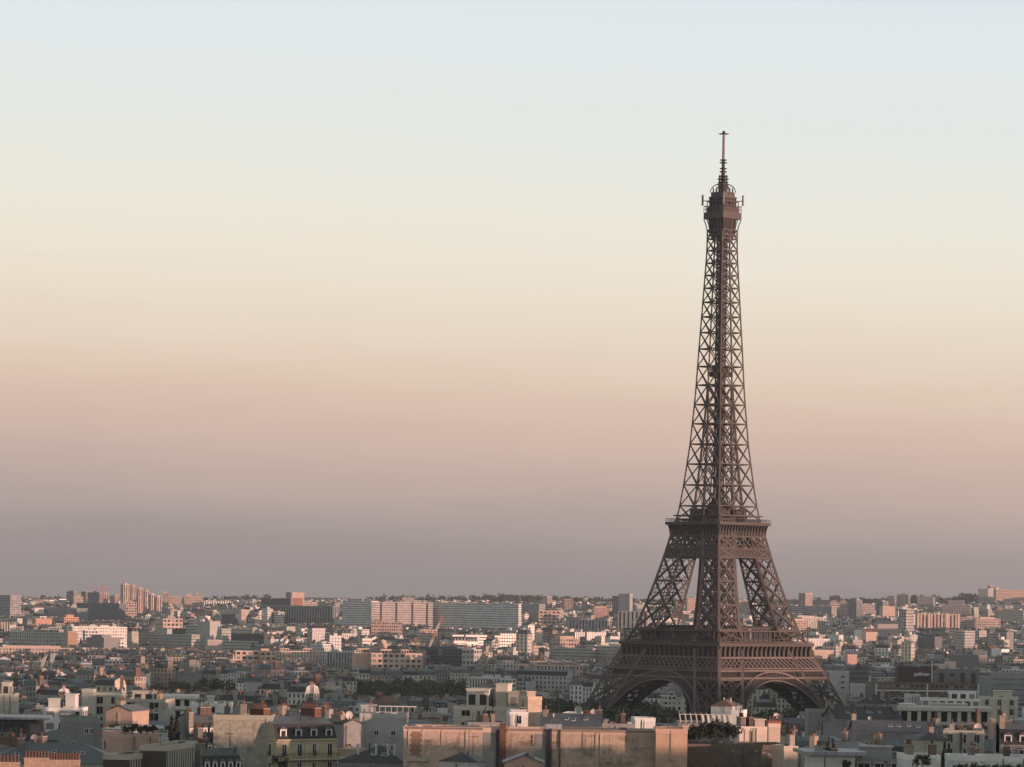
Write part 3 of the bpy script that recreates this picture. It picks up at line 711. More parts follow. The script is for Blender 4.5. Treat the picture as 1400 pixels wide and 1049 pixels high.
def shell(Wl, Rf, Ch, w, d, H, style, col, roof, rcol, r, side=None, lod=1, floor=3.1, bay=2.8, chim=None, base=-2.0, sidecol=None, hipm=0.0, dstep=3.0):
    """walls, roof, chimneys. Returns dormer spots and chimney list"""
    hw, hd = w / 2, d / 2
    side = side or style; sc = sidecol or col
    dorm = []; stacks = []
    Wl.wall((-hw, -hd), (hw, -hd), base, H, style, col, bay, floor); Wl.wall((hw, hd), (-hw, hd), base, H, style, col, bay, floor)
    Wl.wall((hw, -hd), (hw, hd), base, H, side, sc, bay, floor); Wl.wall((-hw, hd), (-hw, -hd), base, H, side, sc, bay, floor)
    rk = {'slate': 'slate', 'zinc': 'zinc', 'tile': 'slate'}[rcol]; rc = vary(ZCOL[rcol], r, .2)
    zt = H
    if roof == 'mansard' and r.random() < hipm:      # hipped mansard
        z0, z1, z2 = H, H + 3.0, H + 4.1
        Rf.frust((-hw, hw, -hd, hd), z0, (-hw + 1.3, hw - 1.3, -hd + 1.3, hd - 1.3), z1, rk, rc)
        Rf.frust((-hw + 1.3, hw - 1.3, -hd + 1.3, hd - 1.3), z1, (-hw + 4, hw - 4, -.3, .3) if hw > 4.5 else (-.3, .3, -.3, .3), z2, 'zinc', vary(ZCOL['zinc'], r, .15), 'zinc')
        n = max(2, int(w / dstep))
        for i in range(n): dorm.append(((i + .5) * w / n - hw, -(hd - .45), z0 + .35, 0))
        zt = z2
    elif roof == 'mansard':
        mh, ins = 2.9, 1.35
        # cornice
        if lod > 0: Wl.box(-hw - .0, hw + .0, -hd - .35, hd + .35, H, H + .25, 'plain', tuple(c * 1.1 for c in col))
        z0 = H + (.25 if lod > 0 else 0); z1 = z0 + mh; z2 = z1 + 1.3; iy = hd - ins
        for sg in (-1, 1):
            q = [(-hw, sg * hd, z0), (hw, sg * hd, z0), (hw, sg * iy, z1), (-hw, sg * iy, z1)]
            Rf.face(q if sg < 0 else [q[1], q[0], q[3], q[2]], rk, rc)
            q = [(-hw, sg * iy, z1), (hw, sg * iy, z1), (hw, 0, z2), (-hw, 0, z2)]
            Rf.face(q if sg < 0 else [q[1], q[0], q[3], q[2]], 'zinc', vary(ZCOL['zinc'], r, .15))
            q = [(sg * hw, -hd, z0), (sg * hw, hd, z0), (sg * hw, iy, z1), (sg * hw, 0, z2), (sg * hw, -iy, z1)]
            Wl.face(q if sg > 0 else q[::-1], 'plain', tuple(c * .9 for c in col))
        n = max(2, int(w / dstep))
        for i in range(n):
            for sg in (-1, 1): dorm.append(((i + .5) * w / n - hw, sg * (hd - .45), z0 + .35, 0 if sg < 0 else pi))
        zt = z2
    elif roof in ('gable', 'hip'):
        rh = min(w, d) * (.22 if rcol != 'tile' else .28); e = .35
        z1 = H + rh; k = hd * .95 if roof == 'hip' else -e
        a, c = hw + e, hd + e
        if w >= d:
            ry = [(-hw + k, 0, z1), (hw - k, 0, z1)]
            Rf.face([(-a, -c, H), (a, -c, H), ry[1], ry[0]], rk, rc); Rf.face([(a, c, H), (-a, c, H), ry[0], ry[1]], rk, rc)
            if roof == 'hip':
                Rf.face([(a, -c, H), (a, c, H), ry[1]], rk, rc); Rf.face([(-a, c, H), (-a, -c, H), ry[0]], rk, rc)
            else:
                Wl.face([(hw, -hd, H), (hw, hd, H), (hw, 0, z1 - .1)], 'plain', col); Wl.face([(-hw, hd, H), (-hw, -hd, H), (-hw, 0, z1 - .1)], 'plain', col)
        else:
            k = hw * .95 if roof == 'hip' else -e
            ry = [(0, -hd + k, z1), (0, hd - k, z1)]
            Rf.face([(a, -c, H), (a, c, H), ry[1], ry[0]], rk, rc); Rf.face([(-a, c, H), (-a, -c, H), ry[0], ry[1]], rk, rc)
            if roof == 'hip':
                Rf.face([(-a, -c, H), (a, -c, H), ry[0]], rk, rc); Rf.face([(a, c, H), (-a, c, H), ry[1]], rk, rc)
            else:
                Wl.face([(-hw, -hd, H), (hw, -hd, H), (0, -hd, z1 - .1)], 'plain', col); Wl.face([(hw, hd, H), (-hw, hd, H), (0, hd, z1 - .1)], 'plain', col)
        zt = z1
    else:   # flat with parapet
        t = .35; p = .8
        Rf.face([(-hw, -hd, H - p), (hw, -hd, H - p), (hw, hd, H - p), (-hw, hd, H - p)], 'gravel', (.2, .2, .19))
        if lod > 0:
            cc = tuple(min(.75, c * 1.12) for c in col)
            for x0, x1, y0, y1 in ((-hw - .06, hw + .06, -hd - .06, -hd + t), (-hw - .06, hw + .06, hd - t, hd + .06), (-hw - .06, -hw + t, -hd + t, hd - t), (hw - t, hw + .06, -hd + t, hd - t)):
                Rf.box(x0, x1, y0, y1, H - p - .02, H + .12, 'plain', cc)
        zt = H - p
    # chimneys
    nc = chim if chim is not None else {'mansard': 2, 'gable': 2, 'hip': 1}.get(roof, r.choice((0, 1, 1)))
    for i in range(nc):
        L_ = r.uniform(1.5, min(5.0, d * .5)); t = .5
        if roof == 'mansard' or roof == 'gable' and w >= d:
            x = (hw - t) * (1 if i % 2 else -1); y = r.uniform(-hd * .45, hd * .45)
        else:
            x = r.uniform(-hw * .7, hw * .7); y = r.uniform(-hd * .6, hd * .6)
        zz = zt + r.uniform(.5, 1.5) if roof != 'flat' else zt + r.uniform(1.8, 3.0)
        bc = r.choice(((.16, .105, .083), (.13, .085, .07), (.33, .28, .22), (.30, .25, .19), (.11, .08, .068), (.26, .23, .19), (.36, .33, .28), (.30, .29, .26), (.18, .17, .155)))
        Y0, Y1 = max(-hd + .3, y - L_ / 2), min(hd - .3, y + L_ / 2)
        stacks.append((x, Y0, Y1, zz, bc, t))
        if Ch is not None:
            Ch.box(x - t, x + t, Y0, Y1, H - 1.2, zz, 'brick', bc)
            if lod == 1 and Y1 - Y0 > .6 and r.random() < .5: Ch.box(x - .12, x + .12, Y0 + .2, Y1 - .2, zz, zz + .45, 'brick', (.17, .085, .06))
    return dorm, stacks, zt

HEROES = []   # (px0, px1, pytop, pybot, Y)
FOOT = []     # (cx, cy, half_w, half_d, phi)
COUNT = [0]
def building(name, label, cat, cx, cy_, phi, w, d, ztop, style, col, roof, rcol, group=None, seed=1, lod=2, side=None, floor=3.1, bay=2.8, chim=None,
             pent=None, dish=0, winfloors=3, sidewin=True, win=(1.1, 1.8), rail=True, extra=None, wname='wall', pots=True, dormw=1.2, sidecol=None, hipm=0.0, dstep=3.0):
    r = random.Random(seed * 7919 + 13)
    zb = gz(cx, cy_); H = ztop - zb
    root = empty(name, (cx, cy_, zb), phi); tag(root, label, cat, group)
    Wl, Rf = MB(), MB()
    geo = style == 'geo'
    st = 'blank' if geo else style
    sd_ = {'geo': 'blank'}.get(side, side) or st
    Ch = None
    dorm, stacks, zt = shell(Wl, Rf, None, w, d, H, st, col, roof, rcol, r, side=sd_, lod=2, floor=floor, bay=bay, chim=chim, sidecol=sidecol, hipm=hipm, dstep=dstep)
    if geo:
        # string courses
        for f in range(winfloors + 1):
            z = H - .45 - f * floor
            if z > 1: Wl.box(-w / 2 - .1, w / 2 + .1, -d / 2 - .14, -d / 2, z, z + .22, 'plain', tuple(min(.7, c * 1.15) for c in col), bottom=True)
    wall = Wl.build(wname, root); rf = Rf.build('roof', root)
    if geo:
        me = m_window(win[0], win[1], rail); n = max(1, int(w / bay)); off = (floor - win[1]) * .6 + .35
        tot = 0
        for f in range(winfloors):
            z = H - (f + 1) * floor + off - .55
            if z < 1: break
            for i in range(n):
                linked(me, 'window', root, ((i + .5) * w / n - w / 2, -d / 2, z)); tot += 1
            if sidewin and phi < -R(6):
                m_ = max(1, int(d / bay / 1.2))
                for i in range(m_): linked(me, 'window', root, (w / 2, (i + .5) * d / m_ - d / 2, z), pi / 2)
            if sidewin and phi > R(6):
                m_ = max(1, int(d / bay / 1.2))
                for i in range(m_): linked(me, 'window', root, (-w / 2, (i + .5) * d / m_ - d / 2, z), -pi / 2)
    if roof == 'mansard' and lod >= 2:
        me = m_dormer(rcol if rcol in ('slate', 'zinc') else 'slate', dormw)
        for (x, y, z, a) in dorm:
            if a == 0: linked(me, 'dormer', root, (x, y, z), 0)
    for (x, y0, y1, zz, bc, t) in stacks:
        c = MB(); c.box(-t, t, y0 - (y0 + y1) / 2, y1 - (y0 + y1) / 2, H - 1.5, zz, 'brick', bc)
        c.box(-t - .08, t + .08, y0 - (y0 + y1) / 2 - .08, y1 - (y0 + y1) / 2 + .08, zz, zz + .15, 'plain', (.3, .27, .22))
        if lod < 2: c.box(-.15, .15, y0 - (y0 + y1) / 2 + .2, y1 - (y0 + y1) / 2 - .2, zz + .15, zz + .7, 'pot', (.4, .2, .1))
        co = c.build('chimney', rf); co.location = (x, (y0 + y1) / 2, 0)
        if lod >= 2 and pots:
            n = max(2, int((y1 - y0) / .55)); pm = m_pot(1.0)
            for i in range(n):
                if r.random() < .93: linked(pm if r.random() < .88 else m_cowl(), 'chimney_pot', co, (0, -(y1 - y0) / 2 + (i + .5) * (y1 - y0) / n, zz + .15))
    if pent is None and roof == 'flat' and r.random() < .75:
        a, b_ = r.uniform(-.4, .05), r.uniform(.1, .42); pent = [(a, b_, r.uniform(-.3, -.05), r.uniform(.1, .35), r.uniform(2.2, 3.2))]
    for (a, b_, c, e, hh) in pent or ():
        p = MB(); pc = vary(col, r, .2)
        p.box(a * w, b_ * w, c * d, e * d, zt - .02, zt + hh, 'grid' if hh > 2.4 and lod >= 1 and r.random() < .5 else 'plain', pc, floor=hh, bay=2.6)
        p.box(a * w - .25, b_ * w + .25, c * d - .25, e * d + .25, zt + hh, zt + hh + .22, 'plain', tuple(min(.7, v * 1.1) for v in pc), bottom=True)
        p.build('penthouse', root)
    if lod >= 2:
        rr = r.random()
        for i in range(dish): linked(m_dish(r.choice((.5, .6, .9))), 'satellite_dish', root, (r.uniform(-.4, .4) * w, r.uniform(-.3, .3) * d, zt - (.6 if roof != 'flat' else 0)), r.uniform(-1, 1) - phi)
        for i in range(r.choice((0, 1, 1, 2))): linked(m_aerial(), 'aerial', root, (r.uniform(-.4, .4) * w, r.uniform(-.2, .2) * d, zt - .4), r.uniform(0, 3))
        if roof in ('mansard', 'gable', 'hip') and r.random() < .6:
            for i in range(r.randint(1, 3)):
                v = MB(); v.cyl((0, 0), .14, 0, r.uniform(.8, 1.6), 'white' if r.random() < .4 else 'dark', n=7); o_ = v.build('flue', rf); o_.location = (r.uniform(-.4, .4) * w, r.uniform(-.25, .1) * d, zt - 1.0)
        if roof == 'flat' and rr > .3:
            for i in range(r.randint(2, 4)):
                v = MB(); x, y = r.uniform(-.4, .3) * w, r.uniform(-.4, .3) * d
                v.box(x, x + r.uniform(.6, 2), y, y + r.uniform(.6, 1.4), zt - .02, zt + r.uniform(.5, 1.3), 'plain', r.choice(((.5, .5, .5), (.3, .3, .3), (.15, .15, .16))))
                v.build('roof_vent', root)
    elif lod == 1:
        pass
    if lod == 2 and st in ('blank', 'stained') and w > 4:
        for i in range(r.randint(1, 4)):
            v = MB(); x = r.uniform(-.45, .45) * w; hw_ = r.choice((.07, .07, .22, .3)); ht = min(H - 1, r.uniform(4, 12)); kk = r.uniform(.6, 1.2)
            v.box(x - hw_, x + hw_, -d / 2 - .14, -d / 2, H - .5 - ht, H - .3, 'dark' if hw_ < .1 and r.random() < .5 else 'plain', tuple(q * kk for q in col), bottom=True)
            v.build('downpipe' if hw_ < .1 else 'flue_shaft', root)
        if not extra and st == 'blank' and r.random() < .5 and w > 6:
            for i in range(r.randint(1, 3)): linked(m_window(.8, 1.0, False), 'window', root, (r.uniform(-.4, .4) * w, -d / 2, H - r.choice((3.4, 6.4))))
    if lod == 2 and roof in ('gable', 'hip') and w >= d:
        rh = min(w, d) * (.22 if rcol != 'tile' else .28); an = math.atan2(rh, d / 2 + .35)
        def sky_m():
            v = MB(); v.box(-.45, .45, -.6, .6, -.05, .10, 'white'); v.face([(-.36, -.5, .115), (.36, -.5, .115), (.36, .5, .115), (-.36, .5, .115)], 'pane'); return v.mesh('skylight')
        for i in range(r.randint(1, max(1, int(w / 4)))):
            yy = -d * r.uniform(.2, .3); o_ = linked(shared('skyl', sky_m), 'skylight', rf, (r.uniform(-.3, .3) * w, yy, H + rh * (1 - abs(yy) / (d / 2 + .35)) + .03)); o_.rotation_euler = (an, 0, 0)
    if extra: extra(root, w, d, H, zt)
    FOOT.append((cx, cy_, w / 2, d / 2, phi))
    COUNT[0] += 1
    return root

def place(x0, xs, x1, Y, phi, depth, ytop):
    """corner C nearest the camera at depth Y; returns centre, width, depth, ztop"""
    c, s = cos(phi), sin(phi)
    A = lambda px: W(px, ytop, 1.0)[0]
    if xs is None: xs = x1 if phi < 0 else x0; both = False
    else: both = True
    Cx, _, Cz = W(xs, ytop, Y)
    if phi < 0:
        t = (Cx - A(x0) * Y) / (c - A(x0) * s); w = t
        if both and x1 > xs: depth = (Cx - A(x1) * Y) / (s + A(x1) * c)
        ctr = Vector((Cx, Y)) - Vector((c, s)) * w / 2 + Vector((-s, c)) * depth / 2
    else:
        t = (A(x1) * Y - Cx) / (c - A(x1) * s); w = t
        if both and xs > x0: depth = (Cx - A(x0) * Y) / (s + A(x0) * c)
        ctr = Vector((Cx, Y)) + Vector((c, s)) * w / 2 + Vector((-s, c)) * depth / 2
    return ctr.x, ctr.y, abs(w), abs(depth), Cz

def hero(x0, xs, x1, ytop, ybot, Y, ph, depth, style, col, roof, rcol, label, cat='building', name='apartment_building', **k):
    phi = R(ph)
    cx, cy_, w, d, zt = place(x0, xs, x1, Y, phi, depth, ytop)
    c = WALLC[col] if isinstance(col, str) else col
    HEROES.append((x0, x1, ytop - (8 if roof != 'flat' else 2), ybot, Y))
    k.setdefault('seed', int(x0 * 3 + ytop)); k.setdefault('lod', 2 if Y < 1300 else 1)
    return building(name, label, cat, cx, cy_, phi, w, d, zt, style, c, roof, rcol, **k)

def strips(nm, fr, hw, col, top):
    def f(root, w, d, H, zt):
        for x in fr:
            b = MB(); b.box(x * w - hw, x * w + hw, -d / 2 - .6, -d / 2 - .05, 0, H + top, 'plain', col); b.build(nm, root)
    return f
def whiteframe(root, w, d, H, zt):
    b = MB()
    for z in (H - 4.5, H - 10.5): b.box(-w / 2 - .2, w / 2 + .2, -d / 2 - .9, -d / 2 - .3, z, z + .8, 'white', bottom=True)
    for x in (-w / 2, -.4, w / 2 - .8): b.box(x, x + .8, -d / 2 - .88, -d / 2 - .32, H - 18, H - .1, 'white')
    b.build('white_frame', root)
# ------------------------------------------------------------------ foreground buildings (500 to 1300 m away)
def overhang(root, w, d, H, zt):
    p = MB(); p.box(-w / 2 - 2.0, w / 2 + 2.0, -d / 2 - 2.0, d / 2 + 1, H + .14, H + .75, 'zinc', (.30, .31, .33), bottom=True); p.build('roof_slab', root)
def loggia(n, fl, col=(.5, .47, .42), fh=4.0):
    def f(root, w, d, H, zt):
        for j in range(fl):
            b = MB(); z1 = H - .5 - j * fh; z0 = z1 - fh + 1.3
            b.box(-w / 2 - .6, w / 2 + .6, -d / 2 - 1.6, -d / 2, z0 - 1.0, z0, 'plain', col, bottom=True)
            b.build('balcony', root)
            for i in range(n + 1):
                c = MB(); x = -w / 2 + w * i / n
                c.box(x - .55, x + .55, -d / 2 - 1.3, -d / 2, z0, z1, 'plain', col); c.build('pier', root)
            for i in range(n):
                c = MB(); xa = -w / 2 + w * i / n + .56; xb = -w / 2 + w * (i + 1) / n - .56
                c.face([(xa, -d / 2 - .05, z0), (xb, -d / 2 - .05, z0), (xb, -d / 2 - .05, z1 - .2), (xa, -d / 2 - .05, z1 - .2)], 'pane'); c.build('window', root)
        b = MB(); b.box(-w / 2 - 1.2, w / 2 + 1.2, -d / 2 - 2.0, d / 2, H - .5, H + .6, 'plain', tuple(min(.7, v * 1.1) for v in col), bottom=True); b.build('roof_slab', root)
    return f
hero(-25, None, 168, 1043, 1060, 640, 4, 16, 'geo', 'beige', 'hip', 'zinc', 'broad low house with a ribbed grey zinc hip roof in the bottom left corner', 'house', 'zinc_roofed_house', chim=1)
def potwall(root, w, d, H, zt):
    for j, (x, L_, hh, n) in enumerate(((-.36 * w, 5.5, 1.2, 9), (0.02 * w, 4.2, 2.0, 8), (.33 * w, 5.6, 1.7, 12))):
        c = MB(); c.box(-L_ / 2, L_ / 2, -.55, .55, 0, hh, 'brick', (.42, .30, .22)); c.box(-L_ / 2 - .1, L_ / 2 + .1, -.65, .65, hh, hh + .18, 'plain', (.4, .33, .27))
        o = c.build('chimney', root); o.location = (x, -d / 2 + 1, H)
        for i in range(n):
            for yy in (-.28, .28): linked(m_pot(1.35), 'chimney_pot', o, (-L_ / 2 + (i + .5) * L_ / n, yy, hh + .18))
hero(-12, None, 106, 1053, 1062, 585, 3, 9, 'blank', 'rose', 'flat', 'zinc', 'pinkish wall crowned by long rows of terracotta chimney pots, at the bottom left edge', 'building', 'chimney_block', chim=0, pent=[], extra=potwall)
hero(-14, None, 58, 984, 1008, 820, 6, 16, 'glass', (.10, .10, .10), 'flat', 'zinc', 'dark glazed penthouse block under a wide overhanging grey slab roof, left edge', 'building', 'glazed_block', chim=0, pent=[], extra=overhang, floor=3.4)
hero(0, None, 20, 949, 975, 1010, 2, 12, 'blank', 'cream', 'flat', 'zinc', 'cream blank block topped with a terrace at the far left edge', 'building', pent=[(-.45, .1, -.3, .3, 4)])
hero(83, None, 137, 982, 1012, 790, 8, 14, 'blank', 'grey', 'flat', 'zinc', 'plain grey party wall block with a curved lower wing on its right', 'building', 'party_wall_block', chim=0, pent=[(-.5, -.15, -.4, .3, 1.6)], dish=1)
hero(145, None, 181, 973, 985, 900, -12, 14, 'blank', 'pinkish', 'gable', 'zinc', 'small blank pinkish gabled wall in front of the cream stair tower', 'building', 'gabled_house', chim=1)
hero(112, None, 127, 943, 972, 1010, 0, 8, 'blank', 'cream', 'flat', 'zinc', 'slim cream stair tower with a notched top above the left rooftops', 'tower', 'stair_tower', chim=0, pent=[])
hero(127, None, 166, 949, 975, 1020, 0, 12, 'geo', 'cream', 'flat', 'zinc', 'cream block with two dark square openings right of the slim stair tower', 'building', bay=4.2, win=(1.8, 2.1), rail=False, chim=0)
hero(165, None, 226, 957, 980, 950, -5, 14, 'geo', 'beige', 'flat', 'zinc', 'beige terraced block with wide dark windows, left of the white balconied block', 'building', bay=4.6, win=(2.6, 2.0), rail=False)
hero(226, None, 262, 953, 975, 1000, 0, 12, 'blank', 'white', 'flat', 'zinc', 'white block with two rows of dark balcony openings', 'building', extra=loggia(3, 2, (.55, .53, .48), 3.4), chim=0, pent=[])
hero(262, None, 316, 962, 984, 930, 3, 14, 'geo', 'white', 'flat', 'zinc', 'long pale flat-roofed block with a small box chimney on its roof', 'building', bay=5.5, win=(2.0, 1.9), rail=False, pent=[(-.12, .05, -.3, 0, 2.6)], chim=1)
hero(60, None, 112, 968, 988, 880, 0, 12, 'grid', 'white', 'flat', 'zinc', 'low white stepped block left of the slim stair tower', 'building', pent=[(-.4, -.1, -.4, .2, 3), (.05, .3, -.4, .2, 4.2)])
hero(140, 168, 217, 1005, 1022, 700, 18, 10, 'blank', 'rose', 'flat', 'zinc', 'pinkish corrugated roof terrace with shrubs, overhanging a dark recess', 'building', 'terrace_block', chim=0, pent=[])
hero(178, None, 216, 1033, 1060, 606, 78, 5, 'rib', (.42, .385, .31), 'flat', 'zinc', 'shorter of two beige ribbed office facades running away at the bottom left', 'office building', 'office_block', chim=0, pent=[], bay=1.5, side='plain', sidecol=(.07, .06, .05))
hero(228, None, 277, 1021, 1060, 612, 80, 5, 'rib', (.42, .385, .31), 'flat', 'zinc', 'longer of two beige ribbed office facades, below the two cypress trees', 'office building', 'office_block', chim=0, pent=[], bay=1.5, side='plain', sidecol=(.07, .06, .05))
for (a_, b_, yt_, Y_, sd_, lb_) in ((259, 313, 1010, 690, 21, 'topmost tier of dark slate mansard with narrow white dormers beside the ribbed office'), (274, 320, 1034, 650, 22, 'middle tier of dark slate mansard with narrow white dormers beside the ribbed office'),
                          (279, 332, 1058, 612, 23, 'lowest tier of dark slate mansard with white dormers at the bottom edge')):
    hero(a_, None, b_, yt_, 1062, Y_, 32, 5, 'blank', 'grey', 'mansard', 'slate', lb_, 'house', 'mansard_house', chim=1, dormw=.7, dstep=1.35, seed=sd_)
hero(292, None, 373, 978, 1020, 652, 2, 9, 'stained', (.335, .325, .26), 'flat', 'zinc', 'large blank greenish-beige party wall left of the yellow mansard house', 'building', 'party_wall_block', chim=2, pent=[])
hero(237, None, 268, 985, 1012, 770, -35, 12, 'blank', 'grey', 'gable', 'zinc', 'grey zinc gabled roof behind the two cypress trees', 'house', 'gabled_house', chim=1)
def yellowx(root, w, d, H, zt):
    b = MB(); b.box(-w / 2 - .3, w / 2 + .3, -d / 2 - .9, -d / 2, H - 3.75, H - 3.45, 'plain', (.5, .43, .3), bottom=True)
    b.box(-w / 2 - .3, w / 2 + .3, -d / 2 - .88, -d / 2 - .82, H - 2.5, H - 2.42, 'dark'); 
    for i in range(40): x = -w / 2 + w * i / 39; b.box(x - .02, x + .02, -d / 2 - .86, -d / 2 - .84, H - 3.45, H - 2.5, 'dark')
    b.build('balcony', root)
    for sx in (-1, 1):
        c = MB(); c.box(-.7, .7, -2.4, 2.4, 0, 3.6, 'brick', (.15, .075, .055)); c.box(-.8, .8, -2.5, 2.5, 3.6, 3.8, 'plain', (.3, .22, .17))
        o = c.build('chimney', root); o.location = (sx * (w / 2 - 1.1), 1.5, H + 2.2)
        for i in range(8): linked(m_pot(), 'chimney_pot', o, (0, -2.1 + .6 * i, 3.8))
hero(378, None, 461, 1013, 1060, 650, 38, 12, 'geo', 'yellowish', 'mansard', 'slate', 'yellow-cream house with slate mansard, five white dormers and five tall windows', 'house', 'mansard_house', bay=2.95, chim=0, extra=yellowx, floor=3.5, win=(1.0, 2.2), dish=0, seed=5)
def fourwin(root, w, d, H, zt):
    for x in (-.14, .22):
        for z in (H - 4.6, H - 8.0):
            linked(m_window(.9, .9, False), 'window', root, (x * w, -d / 2, z))
    p = MB()
    for i in range(7): p.box(-.1 * w + i * 1.3, -.1 * w + i * 1.3 + .1, -2, -1.9, zt, zt + 2.3, 'white')
    p.box(-.1 * w - .2, -.1 * w + 8.2, -2.1, 1.5, zt + 2.3, zt + 2.45, 'white', bottom=True); p.build('pergola', root)
hero(492, None, 556, 976, 1018, 760, 0, 13, 'blank', (.40, .395, .38), 'flat', 'zinc', 'blank grey wall with four small square windows and a terrace pergola on top', 'building', 'party_wall_block', chim=1, pent=[(-.5, -.2, -.1, .4, 2.4)], extra=fourwin)
hero(470, None, 494, 990, 1012, 740, 30, 10, 'blank', 'grey', 'gable', 'slate', 'narrow dark slate-roofed house squeezed left of the four-windowed grey wall', 'house', 'gabled_house', chim=1, dish=2)
def flues(root, w, d, H, zt):
    for i, x in enumerate((-.25, .02, .2, .3)):
        b = MB(); b.cyl((0, 0), .2, 0, 3.4, 'white', n=8); b.cyl((0, 0), .28, 3.4, 3.6, 'white', n=8); o = b.build('flue_pipe', root); o.location = (x * w, -d * .3, H - .3)
hero(462, None, 552, 1043, 1060, 650, -14, 13, 'blank', 'grey', 'hip', 'slate', 'low dark slate roof with white flue pipes between the yellow house and the pink wall', 'house', 'hipped_house', chim=0, dish=2, extra=flues)
# the long weathered party walls
def wall_a(root, w, d, H, zt):
    P = 640 / FPX
    def q(px): return (px - 552) * P - w / 2
    y = -d / 2
    b = MB(); b.box(q(554), q(660), y - .12, y, H - .35, H + .05, 'plain', (.22, .17, .14), bottom=True)
    b.build('coping', root)
    b = MB()                                              # framed panel at the left
    b.box(q(558), q(560.5), y - .14, y, H - 5.6, H - .4, 'plain', (.5, .42, .33)); b.box(q(577), q(580), y - .14, y, H - 5.6, H - .4, 'plain', (.5, .42, .33))
    b.box(q(556), q(584), y - .22, y, H - 6.4, H - 5.7, 'plain', (.46, .40, .32), bottom=True)
    pts = []
    x0, x1 = q(560.5), q(577)
    b.face([(x0, y - .05, H - 5.3), (x1, y - .05, H - 5.3), (x1, y - .05, H - .4), (x0, y - .05, H - .4)], 'blank', (.30, .175, .125))
    for i in range(5):
        z = H - 1.0 - i * .95
        for sx, xx in ((1, x0), (-1, x1)): b.box(min(xx, xx + sx * .28), max(xx, xx + sx * .28), y - .1, y - .02, z - .28, z + .18, 'plain', (.5, .42, .33), bottom=True)
    b.build('framed_panel', root)
    b = MB(); b.face([(q(661), y - .05, -1), (q(679), y - .05, -1), (q(679), y - .05, H - .4), (q(661), y - .05, H - .4)], 'concrete', (.27, .265, .25)); b.build('render_patch', root)
    b = MB(); b.box(q(678.5), q(683), y - .5, y + .3, -1, H - .2, 'dark'); b.build('shaded_gap_strip', root)  # dark box put in for the shade of a gap in the wall
    b = MB(); b.box(q(683), q(692), y - .9, y + 1.5, -1, H + 1.0, 'brick', (.15, .075, .055)); b.build('chimney', root)
hero(552, None, 693, 994, 1060, 640, 0, 11, 'stained', (.52, .39, .31), 'flat', 'zinc', 'long pink weathered party wall with a scalloped panel at its left end', 'building', 'party_wall_block', chim=0, pent=[], extra=wall_a, seed=3)
def wall_b(root, w, d, H, zt):
    P = 640 / FPX
    def q(px): return (px - 693) * P - w / 2
    y = -d / 2
    b = MB(); b.box(q(693), q(897), y - .16, y, H - .3, H + .1, 'plain', (.25, .19, .16), bottom=True); b.build('coping', root)
    b = MB(); b.box(q(732), q(746), y - .05, y, 0, H - .3, 'concrete', (.25, .245, .235)); b.build('render_patch', root)
    b = MB(); b.box(q(747), q(749.5), y - .45, y, 0, H + .25, 'dark'); b.box(q(751), q(754.5), y - .6, y, 0, H + .25, 'dark'); b.box(q(765), q(766.5), y - .3, y, 0, H, 'dark'); b.build('downpipe', root)
    b = MB(); b.box(q(745), q(768), y - .5, y + 2.5, H + .14, H + 1.0, 'zinc', (.36, .38, .40), bottom=True); b.build('vent_hood', root)
hero(693, None, 897, 997, 1060, 640, 0, 11, 'stained', (.45, .34, .26), 'flat', 'zinc', 'long stained brown party wall with dark downpipes, middle of the foreground', 'building', 'party_wall_block', chim=0, pent=[], extra=wall_b, seed=4)
hero(897, None, 940, 997, 1060, 637, 0, 11, 'blank', (.52, .345, .255), 'flat', 'zinc', 'clean salmon-coloured wall end at the right of the long party walls', 'building', 'party_wall_block', chim=0, pent=[(.36, .5, -.5, -.1, 1.3)], seed=8)
hero(601, None, 652, 1042, 1060, 560, -10, 8, 'blank', 'pale grey', 'hip', 'slate', 'small dark hipped roof in front of the long pink party wall', 'house', 'hipped_house', chim=0)
hero(690, None, 742, 1043, 1060, 560, 0, 10, 'blank', 'rose', 'gable', 'zinc', 'small pink gabled house with a black chimney at the bottom centre', 'house', 'gabled_house', chim=1)
# middle rooftops
hero(620, None, 722, 968, 990, 880, -8, 16, 'geo', (.54, .49, .41), 'flat', 'zinc', 'white terraced building with several stacked penthouse boxes, left of the tower', 'building', 'terraced_building', bay=6, win=(2.2, 1.4), rail=False, chim=1,
     pent=[(-.34, -.04, -.4, .3, 5.2), (.04, .20, -.3, .2, 6.6), (.22, .5, -.4, .3, 4.6)], seed=2)
hero(722, None, 741, 953, 990, 868, 14, 10, 'blank', (.56, .43, .32), 'flat', 'zinc', 'tall plain white wall in apricot light at the right end of the white terraced building', 'building', 'slim_block', chim=0, pent=[(-.5, .1, -.4, .4, 2)])  # white wall, orange sunlight put into its colour
hero(640, None, 692, 988, 996, 790, 5, 12, 'blank', 'grey', 'flat', 'zinc', 'low roof bristling with brown chimney pots in front of the white terraced building', 'building', 'chimney_block', chim=5, pent=[], seed=6)
hero(697, None, 722, 974, 990, 800, 5, 9, 'geo', 'white', 'flat', 'zinc', 'small white rooftop house with a dark flat cap, right of the chimney pots', 'building', chim=1, pent=[(-.4, .4, -.4, .2, 1.2)])
hero(740, None, 820, 994, 1000, 735, -4, 12, 'blank', 'grey', 'gable', 'zinc', 'blue-grey zinc roof just behind the stained brown party wall', 'building', 'gabled_house', chim=2, dish=2)
hero(796, None, 808, 978, 992, 760, -20, 3, 'brick', 'brick red', 'flat', 'zinc', 'red brick lift housing with a white dish rising above the zinc roof', 'chimney', 'lift_housing', chim=0, dish=1, pent=[(-.3, .3, -.3, .3, 1.6)])
